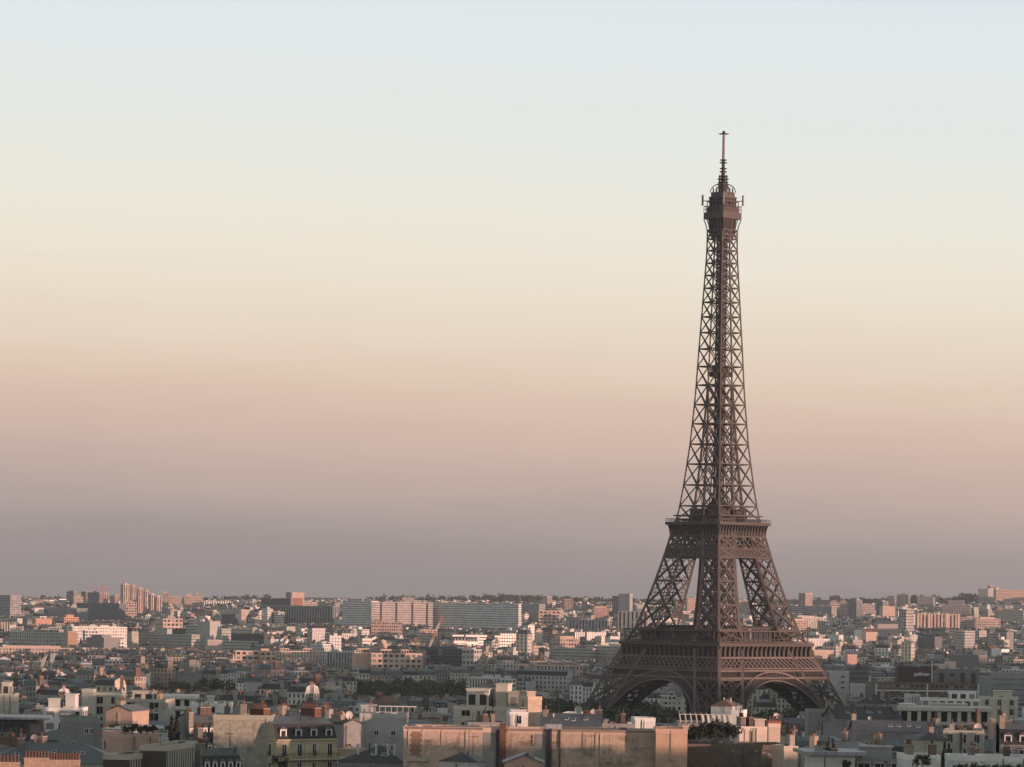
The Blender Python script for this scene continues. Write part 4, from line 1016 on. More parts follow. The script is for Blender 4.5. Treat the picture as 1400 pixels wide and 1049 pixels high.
hero(822, None, 868, 990, 1000, 745, 2, 10, 'blank', 'grey', 'flat', 'zinc', 'low grey roof with vents and a small flue, behind the stained party wall', 'building', chim=2, pent=[(-.5, -.3, -.4, .2, 1.5)], dish=1)
hero(868, None, 896, 982, 996, 790, 4, 8, 'blank', 'white', 'flat', 'zinc', 'small white rooftop cabin behind the salmon wall end', 'building', 'rooftop_cabin', chim=0, pent=[])
hero(770, None, 790, 975, 990, 860, -10, 8, 'blank', 'white', 'flat', 'zinc', 'tiny cream rooftop block left of the red brick lift housing', 'building', 'rooftop_cabin', chim=0, pent=[])
hero(940, None, 1076, 1018, 1060, 650, 3, 14, 'stained', (.12, .105, .088), 'flat', 'zinc', 'long dark brown wall with a planted roof terrace, right of the salmon wall end', 'building', 'party_wall_block', chim=0, pent=[], seed=11)
hero(972, None, 1001, 966, 980, 850, -20, 9, 'blank', 'white', 'hip', 'tile', 'small white rooftop pavilion with a brown hipped top under the tower', 'pavilion', 'rooftop_pavilion', chim=0)
hero(1000, None, 1016, 972, 990, 800, -10, 8, 'blank', 'white', 'flat', 'zinc', 'little white box beside the rooftop pavilion', 'building', 'rooftop_cabin', chim=0, pent=[])
hero(1011, None, 1050, 994, 1018, 700, 8, 9, 'geo', (.58, .49, .41), 'flat', 'zinc', 'white-pink rooftop house with one tall window, right of the terrace trees', 'building', 'rooftop_house', chim=2, bay=5, win=(1.2, 2.6), rail=False, winfloors=1, pent=[(.1, .45, -.3, .3, 2.2)])
def tallchim(root, w, d, H, zt):
    b = MB(); b.box(-w / 2 - .15, w / 2 + .15, -d / 2 - .15, d / 2 + .15, H, H + .5, 'brick', (.3, .12, .08)); b.build('cap', root)
    for i in range(4): linked(m_pot(1.2), 'chimney_pot', root, (-w / 2 + (i + .5) * w / 4, 0, H + .5))
    linked(m_dish(.6), 'satellite_dish', root, (w * .2, d * .3, H + .4), .3)
hero(1051, None, 1067, 989, 1012, 690, 4, 2.0, 'blank', (.6, .47, .38), 'flat', 'zinc', 'stout white chimney stack with orange pots and a dish, right of the rooftop house', 'chimney', 'chimney_stack', chim=0, pent=[], extra=tallchim)
hero(1072, None, 1091, 1021, 1060, 640, 12, 8, 'blank', (.48, .40, .33), 'flat', 'zinc', 'pale rendered wall end catching light, right of the dark brown wall', 'building', 'slim_block', chim=1, pent=[])
hero(1113, None, 1169, 1033, 1060, 600, 3, 12, 'blank', 'white', 'flat', 'zinc', 'cream flat-roofed wall with a projecting ledge, bottom right of the tower', 'building', 'flat_roofed_house', chim=3, pent=[], extra=overhang)
hero(1170, None, 1238, 1038, 1060, 605, 0, 12, 'geo', 'grey', 'flat', 'zinc', 'glazed attic with pinkish frames between the two cream flat-roofed walls', 'building', 'glazed_attic', bay=2.6, win=(2.0, 2.2), rail=False, chim=1, dish=0)
hero(1238, None, 1286, 1033, 1060, 590, 2, 10, 'blank', 'white', 'flat', 'zinc', 'white wall with a shrub in front and terracotta pots on top, bottom right', 'building', 'flat_roofed_house', chim=3, pent=[])
hero(1299, None, 1420, 1036, 1060, 600, -2, 10, 'blank', 'white', 'flat', 'zinc', 'long low white parapet above a green hedge in the bottom right corner', 'building', 'parapet_block', chim=2, pent=[(-.3, -.1, -.2, .3, .7)])
hero(1229, None, 1352, 969, 992, 1050, 0, 16, 'blank', (.46, .44, .38), 'flat', 'zinc', 'long cream block with a row of nine dark balcony openings, lower right', 'building', 'balcony_block', chim=0, pent=[(-.45, -.3, -.3, .3, 2.0), (-.1, .3, 0, .4, 2.2)], extra=loggia(9, 2, (.46, .44, .38), 4.6))
hero(1241, None, 1258, 950, 966, 1150, 0, 10, 'blank', 'pale grey', 'flat', 'zinc', 'plain grey cube above the left end of the nine-bay balcony block', 'building', chim=0, pent=[])
hero(1260, None, 1340, 955, 966, 1180, 0, 12, 'grid', 'white', 'flat', 'zinc', 'stepped white block just above the nine-bay balcony block', 'building', chim=0, pent=[(.0, .45, -.3, .3, 3.2)])
hero(1341, None, 1392, 954, 980, 1120, -6, 12, 'geo', 'cream', 'flat', 'zinc', 'cream classical block with arched-looking windows right of the balcony block', 'building', bay=3.2, chim=1)
hero(1170, None, 1288, 1000, 1006, 800, 2, 11, 'blank', 'grey', 'gable', 'zinc', 'long blue-grey zinc roof below the nine-bay balcony block', 'building', 'gabled_house', chim=2, dish=1)
hero(1356, None, 1386, 985, 1003, 800, -4, 10, 'blank', 'rose', 'flat', 'zinc', 'small pink-lit rooftop wall near the right edge', 'building', 'rooftop_house', chim=0, pent=[(-.5, -.3, -.3, .3, .8)], dish=1)
hero(1105, None, 1142, 971, 992, 960, 0, 10, 'blank', 'grey', 'flat', 'zinc', 'grey blank box with a white edge just right of the tower foot', 'building', chim=0, pent=[])
hero(1142, None, 1232, 982, 998, 930, 8, 14, 'blank', 'grey', 'gable', 'slate', 'broad dark gabled roof right of the tower foot', 'building', 'gabled_house', chim=3)
hero(1170, None, 1228, 962, 978, 1100, -5, 12, 'blank', 'grey', 'hip', 'slate', 'low dark hipped roof behind the broad gabled roof', 'house', 'hipped_house', chim=2)
hero(1368, None, 1410, 1020, 1036, 650, 0, 10, 'geo', 'grey', 'mansard', 'slate', 'dark mansard with two white-framed windows at the right edge', 'house', 'mansard_house', chim=1)
hero(1255, None, 1300, 1012, 1020, 720, 10, 10, 'blank', 'beige', 'hip', 'slate', 'grey pyramid roof under the long dark slate roof', 'house', 'hipped_house', chim=1)
hero(1290, None, 1345, 1000, 1022, 740, -8, 12, 'geo', 'beige', 'flat', 'zinc', 'beige block with a dish left of the small pink-lit rooftop wall', 'building', chim=3, dish=2)
# 2 km away, beyond the river
hero(1183, 1197, 1338, 934, 950, 1950, 4, 14, 'grid', (.14, .105, .09), 'flat', 'zinc', 'long brown block framed in white with rows of windows, right of the tower', 'building', 'office_block', pent=[], chim=0,
     extra=whiteframe)
def signbox(root, w, d, H, zt):
    cu = bpy.data.curves.new('sign', 'FONT'); cu.body = 'pullman'; cu.size = 3.1; cu.extrude = 0.12; cu.offset = 0.05; cu.align_x = 'CENTER'
    t = bpy.data.objects.new('tmp', cu); COL.objects.link(t)
    bpy.context.view_layer.update()
    me = bpy.data.meshes.new_from_object(t.evaluated_get(bpy.context.evaluated_depsgraph_get()))
    bpy.data.objects.remove(t)
    me.materials.clear(); me.materials.append(M_['signw'])
    o = linked(me, 'sign_lettering', root, (w * .14, -d / 2 - .4, H - 5.2)); o.rotation_euler = (pi / 2, 0, 0)
hero(1228, None, 1279, 912, 928, 2150, 0, 16, 'plain', (.06, .045, .042), 'flat', 'zinc', 'dark hotel block carrying a white illuminated-looking name sign', 'hotel', 'hotel_block', pent=[], chim=0, extra=signbox)
hero(1280, None, 1338, 918, 942, 2060, 0, 16, 'rib', (.16, .165, .16), 'flat', 'zinc', 'dark glass block with pale vertical piers right of the name-sign block', 'office building', 'office_block', pent=[(-.4, .4, -.3, .3, 2)], chim=0, bay=6)
hero(1338, 1357, 1420, 925, 950, 2000, 12, 20, 'band', (.27, .28, .28), 'flat', 'zinc', 'grey office block with dark ribbon windows at the right edge', 'office building', 'office_block', pent=[(-.2, .3, -.3, .3, 3)], chim=0, side='plain')
hero(1138, None, 1161, 918, 946, 2000, 3, 12, 'blank', 'pale grey', 'flat', 'zinc', 'blank pale grey block with three small slits touching the right side of the tower', 'building', pent=[], chim=0,
     extra=lambda root, w, d, H, zt: [linked(m_window(2.2, .9, False), 'window', root, (.12 * w, -d / 2, H - 3.5 - 3.2 * i)) for i in range(3)])
hero(1161, None, 1188, 914, 932, 2080, 0, 16, 'band', 'dark', 'flat', 'zinc', 'dark banded block between the blank grey block and the brown framed one', 'office building', 'office_block', pent=[], chim=0)
hero(1165, None, 1183, 935, 948, 1930, 0, 12, 'blank', 'pale grey', 'flat', 'zinc', 'low white box in front of the dark banded block', 'building', pent=[], chim=0)

# ------------------------------------------------------------------ far buildings that stand out
def far(x0, xs, x1, yt, yb, Y, ph, dep, st, col, label, name='apartment_block', cat='apartment block', roof='flat', rc='zinc', **k):
    k.setdefault('chim', 0)
    return hero(x0, xs, x1, yt, yb, Y, ph, dep, st, col, roof, rc, label, cat, name, **k)
PK = (.62, .45, .37)
far(-6, 14, 29, 814, 842, 5200, -38, 0, 'grid', (.34, .34, .34), 'square residential tower with grey front and pink side, at the left edge', 'tower_block', 'tower block', floor=3.4, bay=4)
far(105, 163, 171, 825, 848, 5000, -34, 0, 'plain', (.15, .165, .175), 'broad dark windowless box left of the cluster of pink towers', 'office_block', 'office building', pent=[])
for i, (a, b, yt, w_) in enumerate(((165, 178, 799, 0), (178, 186, 801, 0), (187, 196, 805, 0), (196, 205, 808, 0), (204, 213, 813, 0), (212, 221, 816, 0))):
    far(a, a + (b - a) * .3, b, yt, 838, 5600 - i * 60, 22, 0, 'rib', PK,
        ('tallest pink tower at the left of the clustered high-rises', 'second pink high-rise of the cluster, joined to the tallest', 'third pink high-rise in the descending cluster', 'fourth pink high-rise in the descending cluster',
         'fifth pink high-rise in the descending cluster', 'lowest and rightmost pink high-rise in the descending cluster')[i], 'tower_block', 'tower block', bay=3.5, pent=[(-.2, .2, -.2, .2, 3)])
far(172, None, 187, 823, 843, 5200, 6, 14, 'grid', PK, 'pink windowed block standing in front of the clustered towers', floor=4, bay=4)
far(222, None, 230, 810, 826, 6200, 5, 18, 'rib', PK, 'slim pink tower apart on the right of the cluster', 'tower_block', 'tower block')
far(231, None, 248, 815, 826, 6500, 5, 18, 'grid', PK, 'low pink block just right of the slim pink tower')
far(252, None, 277, 815, 830, 6500, 10, 18, 'grid', (.56, .42, .36), 'stepped pinkish estate on the skyline right of the clustered towers', pent=[(-.4, -.1, -.3, .3, 4), (.1, .3, -.3, .3, 6)])
far(91, None, 101, 809, 822, 6800, -40, 20, 'grid', 'grey', 'grey tower on the left skyline, first of a loose group', 'tower_block', 'tower block')
far(107, None, 117, 809, 822, 6900, -40, 22, 'rib', 'grey', 'twin grey tower just left of the crane', 'tower_block', 'tower block')
far(101, None, 114, 816, 826, 6000, 10, 20, 'grid', PK, 'small pink block in front of the grey skyline towers')
far(120, 136, 139, 810, 826, 6300, -38, 18, 'rib', (.28, .30, .31), 'bulky grey tower under the far crane jib', 'tower_block', 'tower block')
far(141, None, 148, 812, 826, 6200, 5, 16, 'rib', PK, 'thin pink tower right of the far crane mast', 'tower_block', 'tower block')
far(150, 157, 163, 814, 826, 6100, -20, 16, 'rib', (.4, .32, .28), 'striped dark and pink tower next to the tallest pink tower', 'tower_block', 'tower block')
far(66, None, 105, 832, 843, 4900, -25, 30, 'band', (.24, .26, .27), 'low grey banded office running left from the dark box', 'office_block', 'office building')
far(49, None, 75, 846, 853, 4300, 25, 18, 'plain', (.56, .33, .25), 'low orange-red block catching the sun on the left', pent=[])
far(88, None, 108, 844, 852, 4300, 25, 18, 'grid', (.64, .38, .27), 'glowing orange building right of the low orange-red block', pent=[(-.3, .2, -.3, .3, 4)])
far(12, None, 94, 865, 882, 3300, -33, 14, 'haus', 'pale grey', 'long grey mansion block with a grid of windows at the far left', floor=3.4)
far(93, None, 105, 863, 886, 3280, 12, 12, 'plain', (.50, .33, .22), 'blank orange gable at the right end of the long grey mansion block', pent=[])
far(-10, None, 101, 885, 894, 3000, 8, 12, 'haus', (.55, .42, .36), 'long row with a sunlit pink top storey at the left edge')
far(118, None, 142, 872, 886, 3150, -40, 20, 'plain', 'grey', 'grey blank block right of the orange gable', pent=[(-.4, .2, -.3, .3, 3)])
far(212, 223, 250, 846, 860, 4300, 20, 0, 'grid', PK, 'white and pink gridded office with a dark side, left of the banded grey towers', 'office_block', 'office building', floor=5, bay=5)
far(222, None, 253, 860, 868, 4100, -30, 16, 'plain', 'dark', 'dark plinth-like block below the gridded pink office', pent=[])
far(254, None, 271, 855, 885, 3600, -34, 16, 'band', (.42, .42, .39), 'pale grey stepped block with ribbon windows left of the blank stair tower', pent=[])
far(270, None, 287, 850, 884, 3550, -32, 18, 'plain', (.40, .40, .37), 'tall blank pale grey stair tower in the left middle distance', 'stair_tower', 'tower')
far(286, None, 303, 860, 884, 3600, -34, 16, 'band', (.40, .40, .37), 'pale block with dark ribbon windows right of the blank stair tower', pent=[])
far(173, None, 262, 868, 886, 3500, -32, 14, 'band', (.37, .375, .35), 'long low horizontally banded block left of the pale stair tower', pent=[(-.1, .1, -.3, .3, 6)])
far(284, None, 304, 875, 890, 3350, 10, 14, 'plain', (.50, .42, .37), 'blank pinkish end wall below the blank stair tower', pent=[])
far(304, None, 342, 877, 890, 3400, -34, 14, 'band', (.42, .42, .39), 'low white banded wing right of the blank pinkish end wall', pent=[])
far(303, None, 360, 868, 880, 3700, -34, 30, 'plain', 'dark', 'wide dark roofed hall behind the low white banded wing', 'hall', 'hall', pent=[])
far(322, None, 354, 890, 905, 3000, 14, 14, 'grid', PK, 'pink sunlit block with deep square windows', floor=4, bay=5)
far(356, None, 378, 891, 905, 3000, 14, 14, 'grid', (.62, .40, .32), 'rosy sunlit block with red-toned windows, right of the pink square-windowed one', floor=4, bay=5)
far(377, None, 440, 890, 901, 3050, 10, 14, 'haus', (.60, .48, .40), 'string of cream-pink sunlit attics left of the grey vertical-ribbed office', pent=[(-.4, -.2, -.3, .3, 3), (.1, .3, -.3, .3, 3)])
far(300, None, 336, 834, 853, 5200, -32, 24, 'plain', (.40, .40, .39), 'pale block with a bright roof edge, right of the left estate', pent=[])
far(303, None, 322, 840, 853, 5000, -34, 20, 'plain', (.10, .12, .15), 'dark blue cube in front of the pale bright-edged block', pent=[])
far(327, 330, 336, 833, 856, 4900, 12, 24, 'plain', PK, 'upright pink slab end beside the dark blue cube', pent=[])
far(356, None, 455, 829, 852, 5200, -33, 18, 'rib', (.25, .27, .28), 'very long grey-blue ribbed slab left of the banded slab estate', 'slab_block', bay=5, pent=[])
far(357, None, 397, 819, 829, 5600, -33, 30, 'plain', (.09, .095, .10), 'dark flat box rising behind the grey-blue ribbed slab', 'office_block', 'office building', pent=[])
def screenx(root, w, d, H, zt):
    b = MB(); b.box(-w * .38, w * .38, -d / 2 - .6, -d / 2 - .1, H - 24, H - 9, 'plain', (.38, .19, .15), bottom=True); b.build('red_panel', root)
far(399, None, 416, 810, 830, 5500, 10, 16, 'plain', PK, 'pink framed tower with a red panel, above the grey-blue ribbed slab', 'tower_block', 'tower block', pent=[], extra=screenx)
far(391, None, 398, 810, 820, 6000, -40, 16, 'plain', 'grey', 'small grey tower immediately left of the red-panelled one', 'tower_block', 'tower block', pent=[])
far(416, None, 434, 823, 830, 5700, 12, 14, 'grid', (.62, .5, .42), 'low cream attic right of the red-panelled tower', pent=[])
far(468, None, 508, 822, 856, 4700, -34, 16, 'band', (.66, .66, .64), 'left wing of the giant slab estate, pale grey with fine banding', 'slab_block', pent=[])
far(508, None, 592, 823, 854, 4650, 4, 16, 'band', (.68, .57, .52), 'central pink-lit wing of the giant slab estate', 'slab_block', pent=[(.05, .3, -.3, .3, 3)],
    extra=strips('stair_recess', (-.34, -.09, .17, .41), 1.0, (.12, .10, .10), -.2))
far(592, 709, 713, 826, 858, 4600, -33, 0, 'band', (.64, .64, .62), 'very long grey right wing of the giant slab estate', 'slab_block', pent=[(.3, .4, -.3, .3, 3)])
far(550, None, 567, 817, 826, 6000, 5, 18, 'grid', (.5, .44, .40), 'pale blocky building peeping over the pink wing of the slab estate')
far(447, None, 486, 892, 913, 3020, -33, 14, 'rib', (.36, .37, .37), 'grey office with fine vertical ribs left of the bright pink long block', 'office_block', 'office building', bay=3, pent=[])
far(485, None, 508, 892, 912, 2950, 12, 14, 'plain', (.62, .43, .34), 'blank bright pink gable at the left end of the gridded pink block', pent=[(-.3, .4, -.3, .3, 4)])
far(508, None, 577, 893, 914, 2940, 12, 14, 'grid', (.66, .47, .38), 'long bright pink block with deep gridded bays below the red crane', pent=[(-.3, -.1, -.3, .3, 4), (.1, .25, -.3, .3, 4)], floor=4.4, bay=5)
far(583, None, 632, 887, 908, 2980, -33, 16, 'glass', (.10, .115, .15), 'navy glass office right of the crane', 'office_block', 'office building', pent=[(-.4, .3, -.3, .3, 2)], bay=4)
far(632, None, 648, 888, 911, 2900, -33, 12, 'grid', (.45, .45, .42), 'white gridded block right of the navy glass office', pent=[], floor=4.5, bay=4)
far(574, None, 598, 861, 880, 4000, 12, 20, 'grid', PK, 'pink block behind the red crane jib')
far(508, None, 550, 850, 868, 4250, 6, 18, 'grid', (.52, .36, .31), 'wide pink attic building below the left wing joint of the slab estate', pent=[(-.4, -.2, -.3, .3, 3), (0, .2, -.3, .3, 3)], floor=4)
far(710, None, 723, 908, 923, 2700, 6, 12, 'plain', (.60, .43, .34), 'blank pink gable at the left of the long pink block near the tower', pent=[])
far(723, 734, 797, 909, 925, 2720, 2, 13, 'haus', (.56, .43, .34), 'long low pink block with paired window rows, left of the tower', pent=[(-.12, -.08, -.3, .3, 3), (.2, .25, -.3, .3, 3)], floor=5)
far(705, None, 775, 925, 945, 2350, -33, 13, 'haus', 'pale grey', 'dark slate-roofed mansion block beneath the long low pink block', roof='mansard', rc='slate', chim=2, bay=3.2)
far(741, 748, 755, 815, 832, 6200, -20, 0, 'rib', (.40, .36, .34), 'pair-faced grey and pink tower left of the water tower', 'tower_block', 'tower block')
far(768, 772, 783, 819, 832, 6000, 8, 0, 'rib', (.45, .34, .30), 'pinkish tower midway between the striped tower and the water tower', 'tower_block', 'tower block', pent=[])
far(737, None, 766, 835, 852, 5200, 6, 18, 'grid', (.62, .42, .34), 'bright pink windowed block below the paired tower', floor=5, bay=6)
far(713, None, 737, 826, 850, 5400, -34, 18, 'band', (.30, .31, .31), 'grey block adjoining the right end of the slab estate')
far(778, 831, 836, 848, 860, 4500, -30, 0, 'rib', (.36, .37, .38), 'long low grey ribbed slab with a pink end, left of the tower', 'slab_block', bay=5, pent=[])
far(812, None, 832, 831, 846, 5200, 8, 20, 'grid', (.55, .33, .28), 'brick-pink block above the low grey ribbed slab', pent=[(-.4, .4, -.3, .3, 3)])
far(837, None, 848, 815, 840, 5600, -34, 20, 'rib', (.25, .25, .26), 'dark ribbed tower left of the capped grey tower', 'tower_block', 'tower block', pent=[])
far(846, 861, 865, 812, 836, 5500, -28, 0, 'plain', (.36, .35, .34), 'capped grey tower with a pink edge beside the tower leg', 'tower_block', 'tower block')
far(845, None, 885, 836, 860, 4400, -20, 18, 'rib', (.50, .46, .43), 'white ribbed block touching the tower leg', bay=6, pent=[(.1, .4, -.3, .3, 4)])
far(753, 766, 792, 873, 895, 3500, 18, 0, 'grid', (.50, .36, .29), 'stepped building with an orange centre, left of the tower platform', floor=4, pent=[(-.4, .3, -.3, .3, 3)])
far(753, None, 806, 887, 902, 3350, -30, 14, 'band', (.36, .36, .32), 'greenish-grey banded podium below the orange-centred building', pent=[])
far(812, None, 850, 884, 902, 3350, -30, 16, 'band', (.38, .38, .36), 'light grey banded building by the left end of the tower platform', pent=[])
far(733, None, 742, 862, 876, 3900, 12, 10, 'plain', (.66, .52, .45), 'small bright white-pink tower house in the middle distance', 'tower_block', 'tower block', pent=[(-.2, .2, -.3, .3, 3)])
far(940, None, 958, 818, 834, 5600, 10, 16, 'grid', PK, 'pink block glimpsed between the left and front tower legs')
far(1007, None, 1026, 820, 836, 5600, 10, 16, 'grid', (.5, .42, .38), 'pinkish block glimpsed between the front and right tower legs')
far(1092, 1101, 1111, 811, 828, 6200, -30, 0, 'rib', (.50, .38, .33), 'square tower, grey left and pink right, on the skyline beside the tower', 'tower_block', 'tower block', pent=[])
far(1078, None, 1137, 829, 838, 5600, -34, 18, 'band', (.34, .34, .33), 'long low greyish slab under the square skyline tower', 'slab_block', pent=[])
far(1083, None, 1105, 848, 860, 4600, 14, 16, 'grid', PK, 'pink low block hard against the right tower leg')
far(1134, None, 1149, 815, 824, 6700, -25, 20, 'rib', (.28, .27, .27), 'grey-brown tower on the skyline, right of the square one', 'tower_block', 'tower block')
far(1135, None, 1160, 824, 842, 5700, 5, 18, 'grid', (.52, .40, .35), 'pinkish estate blocks below the grey-brown skyline tower', pent=[(-.4, -.1, -.3, .3, 4), (.1, .4, -.3, .3, 4)])
far(1160, None, 1171, 820, 843, 5500, -36, 18, 'rib', (.27, .29, .30), 'dark grey ribbed tower in front of the pinkish estate blocks', 'tower_block', 'tower block')
far(1171, None, 1196, 827, 838, 5600, 12, 18, 'grid', (.45, .36, .33), 'row of mottled pink blocks between two dark grey towers')
far(1198, None, 1207, 822, 842, 5500, -36, 18, 'rib', (.27, .29, .30), 'second dark grey ribbed tower, left of the pink cube', 'tower_block', 'tower block')
far(1207, None, 1224, 829, 842, 5400, 10, 18, 'plain', (.60, .43, .36), 'plain pink cube right of the second dark grey ribbed tower', pent=[])
far(1213, None, 1223, 815, 824, 7200, -20, 18, 'grid', (.33, .30, .29), 'left of two mauve towers on the right skyline', 'tower_block', 'tower block')
far(1226, None, 1242, 813, 826, 7000, -20, 18, 'rib', (.33, .30, .29), 'right and larger of two mauve towers on the right skyline', 'tower_block', 'tower block')
far(1254, None, 1276, 816, 828, 6600, -15, 26, 'band', (.34, .31, .30), 'drum-like flared building on the right skyline', 'office_block', 'office building', pent=[])
far(1229, 1239, 1250, 833, 862, 4600, -28, 0, 'grid', (.40, .38, .37), 'tall two-tone tower, grey face left and bright pink face right', 'tower_block', 'tower block', floor=4, bay=4, pent=[])
far(1255, None, 1312, 839, 857, 4700, 6, 16, 'rib', (.55, .40, .34), 'long pink vertically ribbed slab on the right', 'slab_block', bay=5, pent=[],
    extra=strips('stair_bay', (-.49, -.23, .2, .48), 1.4, (.66, .50, .42), .5))
far(1313, None, 1336, 844, 858, 4900, 4, 16, 'grid', (.42, .36, .33), 'mottled block right of the long pink ribbed slab')
far(1334, None, 1368, 846, 858, 4700, 8, 16, 'grid', (.58, .43, .37), 'white-pink low apartments at the right with arched entrances', pent=[(-.3, .3, -.3, .3, 3)])
far(1288, None, 1327, 828, 846, 5600, -12, 20, 'grid', (.34, .32, .31), 'stepped grey-mauve pyramid-shaped estate on the right', pent=[(-.3, .25, -.3, .3, 9)])
far(1341, None, 1351, 833, 846, 5600, -30, 16, 'band', (.40, .37, .35), 'small grey cube tower right of the stepped estate', 'tower_block', 'tower block', pent=[])
far(1337, 1351, 1362, 805, 820, 7400, -20, 0, 'plain', (.36, .35, .35), 'grey left end of the big hilltop hospital-like block', 'hilltop_block', 'building', pent=[(.3, .5, -.3, .3, 8)])
far(1362, None, 1412, 806, 820, 7300, 6, 24, 'band', (.60, .42, .36), 'long pink hilltop block on the right skyline', 'hilltop_block', 'building', pent=[(-.5, -.4, -.3, .3, 5)])
far(1306, 1319, 1333, 863, 886, 3700, -26, 0, 'band', (.40, .385, .37), 'square block with blank grey face and orange-banded face, right', 'tower_block', 'tower block', side='band', pent=[])
far(1254, 1278, 1288, 871, 886, 3800, -32, 0, 'plain', (.15, .165, .17), 'dark box with a pink end, left of the orange-banded block', pent=[])
far(1337, None, 1350, 890, 902, 3200, 15, 12, 'plain', (.68, .54, .46), 'small dazzling sunlit cube left of the right edge', pent=[(-.5, 0, -.3, .3, 2)])
far(1284, None, 1292, 908, 917, 2700, 15, 10, 'plain', (.66, .52, .45), 'left of two dazzling cubes above the glass block', pent=[])
far(1298, None, 1307, 905, 917, 2700, 15, 10, 'plain', (.66, .52, .45), 'right and taller of two dazzling cubes above the glass block', pent=[])
far(1300, None, 1338, 896, 912, 2900, -34, 16, 'plain', (.20, .20, .19), 'grey windowless hall behind the two dazzling cubes', 'hall', 'hall', pent=[])
far(1184, None, 1200, 864, 875, 3900, 14, 14, 'plain', (.60, .46, .38), 'peach gabled block in the right middle distance', roof='gable', rc='tile')
far(1200, None, 1228, 853, 866, 4500, 8, 20, 'plain', (.42, .37, .35), 'low mauve hall with a pink end, left of the two-tone tower', 'hall', 'hall', roof='gable')
far(1113, None, 1140, 889, 899, 3200, 12, 14, 'plain', (.60, .45, .37), 'sunlit peach wall right of the tower platform', pent=[])
far(1159, None, 1172, 895, 907, 3100, 12, 12, 'plain', (.58, .38, .32), 'small rose block right of the sunlit peach wall', pent=[])
hero(928, None, 1009, 988, 1008, 822, 0, 12, 'blank', 'grey', 'flat', 'zinc', 'grey roof terrace carrying the slatted white pergola', 'building', 'terrace_block', chim=0, pent=[])

# ------------------------------------------------------------------ plants
def blob_leaves(b, c, rad, n, size, r, col, shape='round'):
    """leaf clumps spread through a lumpy volume"""
    lobes = [(Vector((r.gauss(0, .45), r.gauss(0, .45), r.uniform(-.55, .6))), r.uniform(.35, .6)) for _ in range(9)]
    for i in range(n):
        if shape == 'round':
            lc, lr = r.choice(lobes)
            v = Vector((r.gauss(0, 1), r.gauss(0, 1), r.gauss(0, 1))); v.normalize()
            p = lc + v * lr * (r.random() ** .35)
            p = Vector((p.x * rad[0], p.y * rad[0], p.z * rad[1]))
            nrm = v
        elif shape == 'column':
            t = r.random(); rr = rad[0] * (sin(min(1, t * 1.15 + .08) * pi) ** .6) * r.uniform(.6, 1.05); a = r.uniform(0, 2 * pi)
            p = Vector((rr * cos(a), rr * sin(a), (t * 2 - 1) * rad[1])); nrm = Vector((cos(a), sin(a), .4))
        else:   # cone
            t = r.random() ** 1.3; rr = rad[0] * (1 - t) * r.uniform(.3, 1.1) + .05; a = r.uniform(0, 2 * pi)
            p = Vector((rr * cos(a), rr * sin(a), (t * 2 - 1) * rad[1])); nrm = Vector((cos(a), sin(a), .3))
        nrm = (nrm + Vector((r.gauss(0, .6), r.gauss(0, .6), r.gauss(0, .6)))).normalized()
        u = nrm.orthogonal().normalized(); w = nrm.cross(u); s = size * r.uniform(.6, 1.3)
        a = r.uniform(0, pi); u, w = u * cos(a) + w * sin(a), w * cos(a) - u * sin(a)
        p += Vector(c); k = r.uniform(.65, 1.35)
        b.face([p - u * s - w * s * .5, p + u * s - w * s * .6, p + u * s * .7 + w * s * .6, p - u * s * .8 + w * s * .5], 'leafg', tuple(v_ * k for v_ in col), [(0, 0)] * 4)
GREENS = ((.045, .060, .030), (.055, .075, .035), (.038, .052, .032), (.065, .080, .042))
def crown_mesh(i, rad=(6.0, 6.0), n=520, size=.75, shape='round'):
    def fn():
        b = MB(); r = random.Random(100 + i); blob_leaves(b, (0, 0, 0), rad, n, size, r, GREENS[i % 4], shape); return b.mesh('crown')
    return shared(('crown', i, rad, n, shape), fn)
def trunk_mesh(h=7.0, t=.45):
    def fn():
        b = MB(); b.cyl((0, 0), t, -1, h, 'bark', n=7, r2=t * .55)
        for a in range(5):
            an = a * 1.26; b.bar((0, 0, h * .75 + a * .3), (2.6 * cos(an), 2.6 * sin(an), h * 1.25 + a * .3), t * .45, 'bark')
        return b.mesh('trunk')
    return shared(('trunk', h, t), fn)
def tree(x, y, h, i, label, group, name='broadleaf_tree', z=None, n=520, size=.75):
    z = gz(x, y) if z is None else z
    root = empty(name, (x, y, z), (i * 2.4) % 6.28); tag(root, label, 'tree', group)
    k = h / 15.0
    linked(trunk_mesh(), 'trunk', root, (0, 0, 0), 0, (k, k, k)); linked(crown_mesh(i % 5, n=n, size=size), 'crown', root, (0, 0, 9.2 * k), 0, (k, k, k * (.92 + .03 * (i % 5))))
    return root
rt = random.Random(77); nt_ = 0
PARK = [(478, 645, 2080, 2560), (690, 885, 1690, 2150), (196, 335, 2120, 2400), (885, 1160, 1655, 2040), (690, 1160, 1655, 1830)]
def in_park(x, y):
    px = proj(x, y, 10)[0]
    return any(a - 4 < px < b + 4 and c - 8 < y < d + 8 for a, b, c, d in PARK)
